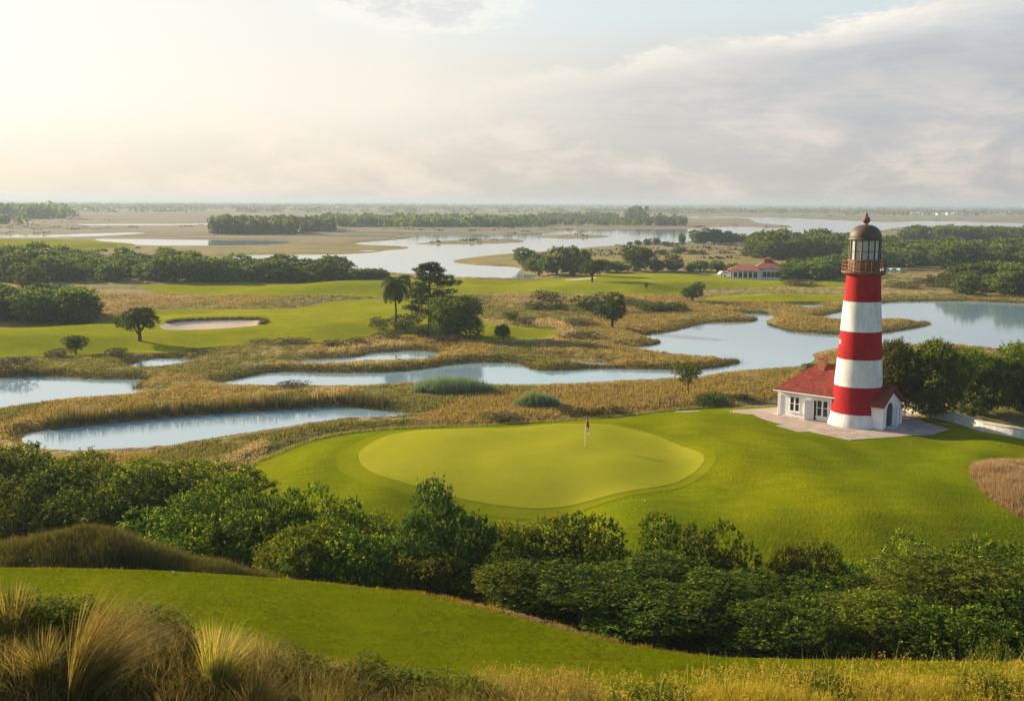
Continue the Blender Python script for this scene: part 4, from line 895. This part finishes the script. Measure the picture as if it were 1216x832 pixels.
zb = Z['ball']; k = MB(); k.lathe([(.13, zD), (.22, zD+.12), (.14, zD+.2)]+[(max(.06, .40*math.sin(q)), zD+.2+(zb-zD-.1)*(1-math.cos(q))/2) for q in np.linspace(.35, 3.0, 12)]+[(.15, zb+.12), (.16, zb+.2), (.07, zb+.45), (.035, Z['tip']*.4+zb*.6), (.012, Z['tip'])], 20); k.build('finial', M['rust'], dm, 60)

# ------------------------------------------------------------------ keeper's cottage: local x along the front wall towards the camera, y away
ct = tag(obj('cottage', None, None, (A[0], A[1], G0), HZ), 'white keeper\'s cottage with red tiled roof and arched porch, at the foot of the lighthouse', 'cottage')
LH, DP, WH = 9.7, 6.2, zat(A[0], A[1], 461.5)-G0
k = MB(); k.box(0, LH, 0, DP, -.3, WH); k.build('wall', M['white'], ct)
ov, rh = .38, 2.75
def roof_hip(k, x0, x1, y0, y1, z, hh_, ins0, ins1, th=.14):
    ym = (y0+y1)/2; T_ = [(x0, y0, z), (x1, y0, z), (x1, y1, z), (x0, y1, z), (x0+ins0, ym, z+hh_), (x1-ins1, ym, z+hh_)]
    vs = T_[:4]+T_[4:]+[(p[0], p[1], p[2]-th) for p in T_[:4]]
    k.add(vs, [(0, 1, 5, 4), (1, 2, 5), (2, 3, 4, 5), (3, 0, 4), (6, 7, 1, 0), (7, 8, 2, 1), (8, 9, 3, 2), (9, 6, 0, 3), (9, 8, 7, 6)])
k = MB(); roof_hip(k, -ov, LH+ov, -ov, DP+ov, WH+.04, rh, 3.3, 1.6)
k.tube([(3.3-ov, DP/2, WH+rh+.05), (LH+ov-1.6, DP/2, WH+rh+.05)], .1, 6)
rf = k.build('roof', M['tiles'], ct)
k = MB(); cx, cy = 3.7, DP/2-.35; k.box(cx-.38, cx+.38, cy-.38, cy+.38, WH+rh-1.1, WH+rh+.75); k.box(cx-.46, cx+.46, cy-.46, cy+.46, WH+rh+.75, WH+rh+.9); k.box(cx-.2, cx+.2, cy-.2, cy+.2, WH+rh+.9, WH+rh+1.1); k.build('chimney', M['brick'], rf)
def hpx(px, py):   # photo pixel on the front wall plane -> (local x, height)
    d = ray(px, py); n = v_; t_ = ((A-[0, 0, H])@n)/(d@n); P = np.array([0, 0, H])+d*t_; return (P-A)@w_, P[2]-G0
def window(x0, x1, z0, z1, y=0.):
    f = MB(); fw_ = .09
    f.box(x0, x1, y-.05, y+.02, z0, z0+fw_); f.box(x0, x1, y-.05, y+.02, z1-fw_, z1); f.box(x0, x0+fw_, y-.05, y+.02, z0+fw_, z1-fw_); f.box(x1-fw_, x1, y-.05, y+.02, z0+fw_, z1-fw_)
    xm = (x0+x1)/2; f.box(xm-.09, xm+.09, y-.055, y+.02, z0+fw_, z1-fw_)
    for a_, b_2 in ((x0+fw_, xm-.09), (xm+.09, x1-fw_)):
        zm_ = (z0+z1)/2+.05; f.box(a_, b_2, y-.04, y+.02, zm_-.03, zm_+.03)
    f.box(x0-.08, x1+.08, y-.14, y+.01, z0-.09, z0-.003)
    o = f.build('window', M['white'], ct); gl = MB(); gl.box(x0+.02, x1-.02, y-.02, y+.015, z0+.02, z1-.02); gl.build('pane', M['glass'], o); return o
(xa, za), (xb, zb_) = hpx(937.5, 488), hpx(950.2, 471.5)
window(xa, xb, max(.7, hpx(944, 489)[1]), hpx(944, 470.5)[1])
xd0 = hpx(969.5, 490)[0]; xd1 = hpx(983.5, 490)[0]
window(xd0, xd1, .55, hpx(976, 475)[1])
k = MB(); xs_ = hpx(966, 490)[0]; k.add([(xs_, -.04, .02), (xs_-.75, -.62, .02), (xs_-.72, -.67, .02), (xs_+.05, -.09, .02), (xs_, -.04, 2.25), (xs_-.75, -.62, 2.25), (xs_-.72, -.67, 2.25), (xs_+.05, -.09, 2.25)], [(3, 2, 1, 0), (4, 5, 6, 7), (0, 1, 5, 4), (1, 2, 6, 5), (2, 3, 7, 6), (3, 0, 4, 7)])
k.build('door', M['white'], ct)
k = MB(); k.box(xs_+.03, xd0-.03, -.03, .02, 0, 2.2); k.build('doorway', M['black'], ct)
k = MB(); k.box(-.06, LH+.06, -.06, DP+.06, -.3, .16); k.build('plinth', M['stone'], ct)
# porch at the near end, its gable facing along the wall
P0 = LH; P1 = 11.65; y0, y1 = .15, 4.55; zE = WH-.35; ym = (y0+y1)/2; hA = 1.55
k = MB(); k.box(P0-.3, P1-.35, y0, y0+.25, -.3, zE); k.box(P0-.3, P1-.35, y1-.25, y1, -.3, zE)
# arched front: a single outline with the opening cut from below
ya, yb, zs = ym-.80, ym+.80, 1.85
arch = [(ym+.80*math.cos(q), zs+.80*math.sin(q)) for q in np.linspace(0, math.pi, 15)]
out = [(y0, -.3), (ya, -.3)]+[(a_, b2) for a_, b2 in arch[::-1]]+[(yb, -.3), (y1, -.3), (y1, zE), (ym, zE+hA-.15), (y0, zE)]
n = len(out); vs = [(P1-.35, a_, b2) for a_, b2 in out]+[(P1, a_, b2) for a_, b2 in out]
k.add(vs, [tuple(range(n))[::-1], tuple(range(n, 2*n))]+[(i, (i+1) % n, (i+1) % n+n, i+n) for i in range(n)])
for a_ in (y0-.12, yb+.30, y1-.30):
    k.box(P1+.003, P1+.30, a_, a_+.48, -.3, zE-.42); k.add([(P1+.003, a_, zE-.42), (P1+.30, a_, zE-.42), (P1+.30, a_+.48, zE-.42), (P1+.003, a_+.48, zE-.42), (P1+.003, a_, zE-.12), (P1+.003, a_+.48, zE-.12)], [(0, 1, 4), (1, 2, 5, 4), (2, 3, 5), (0, 4, 5, 3)])
po = k.build('porch', M['white'], ct)
k = MB(); k.box(P1-.24, P1-.14, ya+.003, yb-.003, 0, zs+.85); k.build('door', M['darkdoor'], ct)
k = MB(); k.box(P1-.9, P1+.8, ya-.2, yb+.2, -.1, .14); k.build('doorstep', M['stone'], ct)
k = MB(); th_ = .13; xo0, xo1 = P0-1.6, P1+.55; yo = .5
def slope(ys, ye):
    za_, zb2 = zE-.18, zE+hA
    vs = [(xo0, ys, za_), (xo1, ys, za_), (xo1, ye, zb2), (xo0, ye, zb2)]; k.add(vs+[(p[0], p[1], p[2]+th_) for p in vs], [(0, 1, 2, 3), (7, 6, 5, 4), (0, 4, 5, 1), (1, 5, 6, 2), (2, 6, 7, 3), (3, 7, 4, 0)])
slope(y0-yo, ym); slope(y1+yo, ym); k.tube([(xo0, ym, zE+hA+th_), (xo1+.03, ym, zE+hA+th_)], .1, 6); k.build('porch_roof', M['tiles'], ct)
k = MB(); yl = y1-.10; k.tube([(P1+.34, yl, 2.15), (P1+.34, yl, 2.3)], [.10, .03], 8); k.tube([(P1+.34, yl, 1.82), (P1+.34, yl, 2.15)], [.07, .12], 8); k.tube([(P1+.29, yl, 2.25), (P1+.36, yl, 2.25)], .03, 6); k.build('wall_lantern', M['black'], ct)

k = MB(); zg_ = WH-.12; k.tube([(-ov, -ov-.06, zg_), (LH*.72, -ov-.06, zg_)], .065, 8); k.tube([(.12, -ov-.06, zg_), (.12, -.08, zg_-.35), (.12, -.08, .1)], .045, 7); k.build('gutter', M['white'], ct)
# paving round the cottage
m, t = mat('paving_flags'); p = pos(t); br = t.nd('ShaderNodeTexBrick', {'Scale': 1., 'Mortar Size': .025, 'Brick Width': 1.1, 'Row Height': .75, 'Color1': (.40, .30, .235, 1), 'Color2': (.50, .39, .30, 1), 'Mortar': (.20, .155, .12, 1)}); rot = t.nd('ShaderNodeMapping', {'Rotation': (0, 0, HZ)}); t.l.new(p, rot.inputs[0]); t.l.new(rot.outputs[0], br.inputs[0])
n1 = t.noise(p, .5, 5, .65); col = t.mix(t.m('MULTIPLY', t.smooth(n1, .45, .7), .5), br.outputs[0], (.24, .19, .14))
bs = principled(t, Base_Color=col, Roughness=.9, Specular_IOR_Level=.1, Normal=bump(t, t.noise(p, 3., 4), .3, .03)); t.l.new(bs.outputs[0], t.out.inputs[0]); M['paving'] = m
def slab(name, pxs, z, material, label, th_=.09):
    q = [un(a_, b2, z) for a_, b2 in pxs]; k = MB(); k.prism([(p[0], p[1]) for p in q][::-1], z-th_-.15, z); o = k.build(name, material); tag(o, label, kind='structure'); return o
slab('patio', [(867,487),(914,484),(950,480),(1085,488),(1096,500),(1128,509),(1108,514.5),(1060,518.5),(1010,522),(976,515.2),(961,511.8),(943,512.8),(917,505.3),(931,503.8),(911,498.9),(893,493)], G0+.09, M['paving'], 'pinkish paved terrace around the cottage and lighthouse')
slab('stepping_slab', [(876,503.5),(904,500.6),(915,502.6),(893,506)], G0+.10, M['slab'], 'single pale paving slab set in the lawn')
sheet('path', poly([(799,482),(806,480.5),(835,483),(830,485),(815,485)], 1.4, 1), M['path'], .09, 'short gravel path at the edge of the lawn by the fence')
sheet('path', poly([(866,479.5),(885,476.5),(922,475.5),(922,478.5),(890,479.5)], 1.4, 1), M['path'], .10, 'pale path behind the cottage')
sheet('track', poly([(1150,501),(1180,496),(1216,492),(1290,486),(1300,492),(1216,499),(1196,503),(1170,505)], 2, 1), M['path'], .10, 'grey gravel track in the shade of the trees')
# curving stone wall
pw = [(1066,487.5),(1095,493.5),(1125,500),(1148,506),(1165,512),(1190,516.5),(1216,521.5),(1262,531),(1320,543)]
q = [ground(a_, b2) for a_, b2 in pw]; q = np.array(q); cum = np.concatenate([[0], np.cumsum(np.hypot(*np.diff(q[:, :2], axis=0).T))]); s_ = np.arange(0, cum[-1], .5); cx_ = np.interp(s_, cum, q[:, 0]); cy_ = np.interp(s_, cum, q[:, 1]); cz_ = h(cx_, cy_)
gx, gy = np.gradient(cx_), np.gradient(cy_); l_ = np.hypot(gx, gy); nx, ny = -gy/l_, gx/l_
def wallrun(wd_, z0, z1, jit, seed):
    k = MB(); gg = np.random.default_rng(seed); n = len(s_); vs = []
    for i in range(n):
        j1, j2 = gg.normal(0, jit, 2)
        for sg, zz_ in ((-1, z0), (-1, z1), (1, z1), (1, z0)): vs.append((cx_[i]+nx[i]*sg*(wd_+j1*.5), cy_[i]+ny[i]*sg*(wd_+j1*.5), cz_[i]+zz_+(j2 if zz_ == z1 else 0)))
    fs = [(4*i+a_, 4*i+(a_+1) % 4, 4*i+4+(a_+1) % 4, 4*i+4+a_) for i in range(n-1) for a_ in range(4)]+[(0, 1, 2, 3), (4*n-1, 4*n-2, 4*n-3, 4*n-4)]
    k.add(vs, fs); return k
wl = wallrun(.24, -.4, .92, .02, 1).build('stone_wall', M['stone']); tag(wl, 'long low pale stone wall curving from the porch past the lawn', 'wall')
wallrun(.31, .923, 1.06, .02, 2).build('coping', M['slab'], wl)
# wire fence behind the lawn
fe = tag(obj('wire_fence', None, None, tuple(ground(795, 485))), 'thin wire fence on old posts between lawn and marsh, left of the cottage', 'fence'); f0 = np.array(fe.location)
fp = [ground(a_, b2)-f0 for a_, b2 in ((783,486.5),(795.5,485),(799.5,484.5),(828,483),(857,481),(882,480),(907,478.5),(921,478))]
for p in fp: k = MB(); k.tube([p-[0, 0, .3], p+[0, 0, 1.35]], [.085, .07], 7); k.build('post', M['post'], fe)
k = MB()
for hz in (.35, .75, 1.15): k.tube([p+[0, 0, hz] for p in fp], .014, 4)
k.build('wire', M['post'], fe)

# ------------------------------------------------------------------ flagstick on the green
b = ground(694.5, 532.5); zt_ = zat(b[0], b[1], 497.5)-b[2]
fl = tag(obj('flagstick', None, None, (b[0], b[1], b[2]+.09)), 'white flagstick with a hanging red and white flag, standing on the putting green', 'golf flag')
k = MB(); k.tube([(0, 0, 0), (.0, 0, zt_*.5), (.14, 0, zt_)], [.024, .021, .017], 8); k.build('pole', M['cloth'], fl)
k = MB(); k.lathe([(.06, .004), (.14, .006)], 20); k.build('hole_cup', M['black'], fl)
def hang(z0, z1, name, mt_, sd_):
    vs = []; n, mm = 9, 8
    for i in range(mm+1):
        for j in range(n):
            u_ = j/(n-1); zq = z0+(z1-z0)*i/mm; vs.append((.14-.10*(1-zq/zt_)+.28*u_*(.7+.3*i/mm)*(1 if i else .6), .10*math.sin(u_*9+sd_+i*.35)*u_, zq-.35*u_*u_))
    fs = [(i*n+j, i*n+j+1, (i+1)*n+j+1, (i+1)*n+j) for i in range(mm) for j in range(n-1)]; m_ = len(vs)
    k = MB(); k.add(vs+[(x, y+.012, z) for x, y, z in vs], [f[::-1] for f in fs]+[tuple(i+m_ for i in f) for f in fs]); return k.build(name, M[mt_], fl, True)
zm_ = zt_-.80; hang(zt_-.03, zm_, 'flag', 'red', 0); hang(zm_-.002, zt_-1.25, 'flag_border', 'cloth', .6)
for px, py, lab in ((36,668.5,'tiny white ball lying at the foot of the grassy mound'),(206,682.5,'tiny white ball lying on the far edge of the near fairway'),(766,596,'tiny white ball lying on the slope below the putting green')):
    b = ground(px, py); k = MB(); k.lathe([(max(.002, (.032 if py > 600 else .055)*math.sin(q)), .045-.045*math.cos(q)) for q in np.linspace(0.02, 3.12, 10)], 12); o = k.build('ball', M['cloth'], None, True, loc=(b[0], b[1], b[2]+.06)); tag(o, lab, 'ball')
# rocks on the bare bank
for px, d, s_, lab in ((36,52,.75,'dark rock on the bare sandy bank left of the thicket'),(26,50.5,.45,'smaller rock below the dark one on the sandy bank'),(50,53,.4,'small pale rock right of the dark one on the sandy bank')):
    b = at_depth(px, d); k = MB(); g = random.Random(px); k.lathe([(max(.01, s_*math.sin(q)*(.8+.3*g.random())), s_*.55*(.2-math.cos(q))) for q in np.linspace(.02, 3.12, 8)], 9)
    k.v = [(x*(1+.18*g.uniform(-1, 1)), y*.8*(1+.18*g.uniform(-1, 1)), z*(1+.12*g.uniform(-1, 1))) for x, y, z in k.v]; o = k.build('rock', M['rock'], None, False, loc=tuple(b)); tag(o, lab, 'rock')

# ------------------------------------------------------------------ clubhouse far across the marsh
b = ground(900, 331.5); d = (b-[0, 0, H])@fw; sc = d/F
cl = tag(obj('clubhouse', None, None, tuple(b), rad(-14)), 'long white clubhouse with red roofs and a columned veranda, far across the marsh', 'clubhouse')
cl.scale = (1, 1, .86); Wd = 57*sc*1.05; x0 = -Wd*.55
k = MB(); k.box(x0, x0+Wd*.62, 0, 9, -.3, 3.0); k.box(x0+Wd*.50, x0+Wd*.98, 1.5, 11, -.3, 4.0); k.build('wall', M['white'], cl)
k = MB(); roof_hip(k, x0-1, x0+Wd*.62, -2.2, 9.6, 3.2, 1.9, 4, 3); rf = k.build('roof', M['tiles_far'], cl)
k = MB(); roof_hip(k, x0+Wd*.46, x0+Wd*1.02, .6, 11.8, 4.1, 2.6, 3.5, 3.5); rf2 = k.build('roof', M['tiles_far'], cl)
k = MB(); k.box(x0+Wd*.66, x0+Wd*.80, 4.8, 7.6, 5.6, 7.2); roof_hip(k, x0+Wd*.64, x0+Wd*.82, 4.5, 7.9, 7.25, 1.0, 1, 1); k.build('cupola', M['tiles_far'], rf2)
for i in range(7): k = MB(); xx = x0-.5+i*(Wd*.58/6); k.box(xx-.16, xx+.16, -1.9, -1.58, -.3, 3.1); k.build('column', M['white'], cl)
k = MB(); k.box(x0-1.6, x0+Wd*1.0, -3.2, -2.8, -.4, .75); k.build('terrace_wall', M['stone'], cl)
for i in range(6): k = MB(); xx = x0+.5+i*(Wd*.52/6); k.box(xx, xx+1.5, -.04, .1, .4, 2.4); k.build('window', M['glass'], cl)
for i in range(4): k = MB(); xx = x0+Wd*.64+i*(Wd*.32/4); k.box(xx, xx+1.1, 1.44, 1.6, .8, 2.8); k.build('window', M['glass'], cl)

def car(px, py, rz, label, group):
    b = ground(px, py); e = tag(obj('parked_car', None, None, (b[0], b[1], b[2]+.02), rz), label, 'car', group)
    k = MB(); pr_ = [(-2.1,.3),(2.1,.3),(2.15,.75),(1.3,.9),(.75,1.45),(-1.2,1.48),(-1.95,.95),(-2.15,.85)]
    n = len(pr_); k.add([(x, -.85, z) for x, z in pr_]+[(x, .85, z) for x, z in pr_], [tuple(range(n)), tuple(range(n, 2*n))[::-1]]+[(i, i+n, (i+1) % n+n, (i+1) % n) for i in range(n)]); k.build('body', M['car'], e)
    k = MB(); wv_ = [(1.1,.92),(.68,1.38),(-1.1,1.40),(-1.65,.97)]; k.add([(x, -.86, z) for x, z in wv_]+[(x, .86, z) for x, z in wv_], [(0, 1, 2, 3), (7, 6, 5, 4), (0, 4, 5, 1), (1, 5, 6, 2), (2, 6, 7, 3), (3, 7, 4, 0)]); k.build('windows', M['glass'], e)
    for x in (-1.3, 1.35):
        for y in (-.8, .8): k = MB(); k.tube([(x, y-.1, .33), (x, y+.1, .33)], .33, 12); k.build('wheel', M['tyre'], e)
for px, py, rz, lab in ((860,327,.4,'white car parked at the left of the clubhouse, nearest the trees'),(866,328.5,-.5,'white car parked beside the clubhouse terrace')): car(px, py, rz, lab, 'cars by the clubhouse')
for i, (px, lab) in enumerate(((1052,'white vehicle parked nearest the lighthouse gallery, under the large wood'),(1060,'middle one of the white vehicles parked under the large wood'),(1068,'white vehicle parked farthest right under the large wood'))): car(px, 323.5, .2+i*.3, lab, 'white vehicles under the large wood')
# far white houses beyond the right lagoon
k = MB(); k.box(-7, 7, -5, 5, -1, 6); k.add([(-8, -6, 6.01), (8, -6, 6.01), (8, 6, 6.01), (-8, 6, 6.01), (-8, 0, 10), (8, 0, 10)], [(0, 1, 5, 4), (2, 3, 4, 5), (1, 2, 5), (3, 0, 4), (0, 3, 2, 1)], 1)
o0 = None; g = random.Random(4)
for px in (1083,1090,1097,1103,1108,1114,1120,1126,1132,1138):
    q = un(px, 255+g.uniform(-.5, .8), .4); 
    if o0 is None: o = o0 = k.build('far_house', [M['white'], M['slab']])
    else: o = o0.copy(); COL.objects.link(o)
    o.location = (q[0], q[1], .3); o.rotation_euler = (0, 0, g.uniform(-.8, .8)); s_ = g.uniform(.45, .8); o.scale = (s_, s_, s_)
    tag(o, 'tiny white house in the row beyond the far right lagoon', 'house', 'far white houses')

# ------------------------------------------------------------------ haze
k = MB(); k.box(-17000, 17000, -40, 16500, -4, 42)
m, t = mat('haze'); pv = t.nd('ShaderNodeVolumePrincipled', {'Color': (.50, .58, .67), 'Density': 2.2e-4, 'Anisotropy': .2}); t.l.new(pv.outputs[0], t.out.inputs['Volume'])
tag(k.build('haze', m), 'thin pale haze over the marsh', kind='stuff')
print('objects', len(SC.objects))
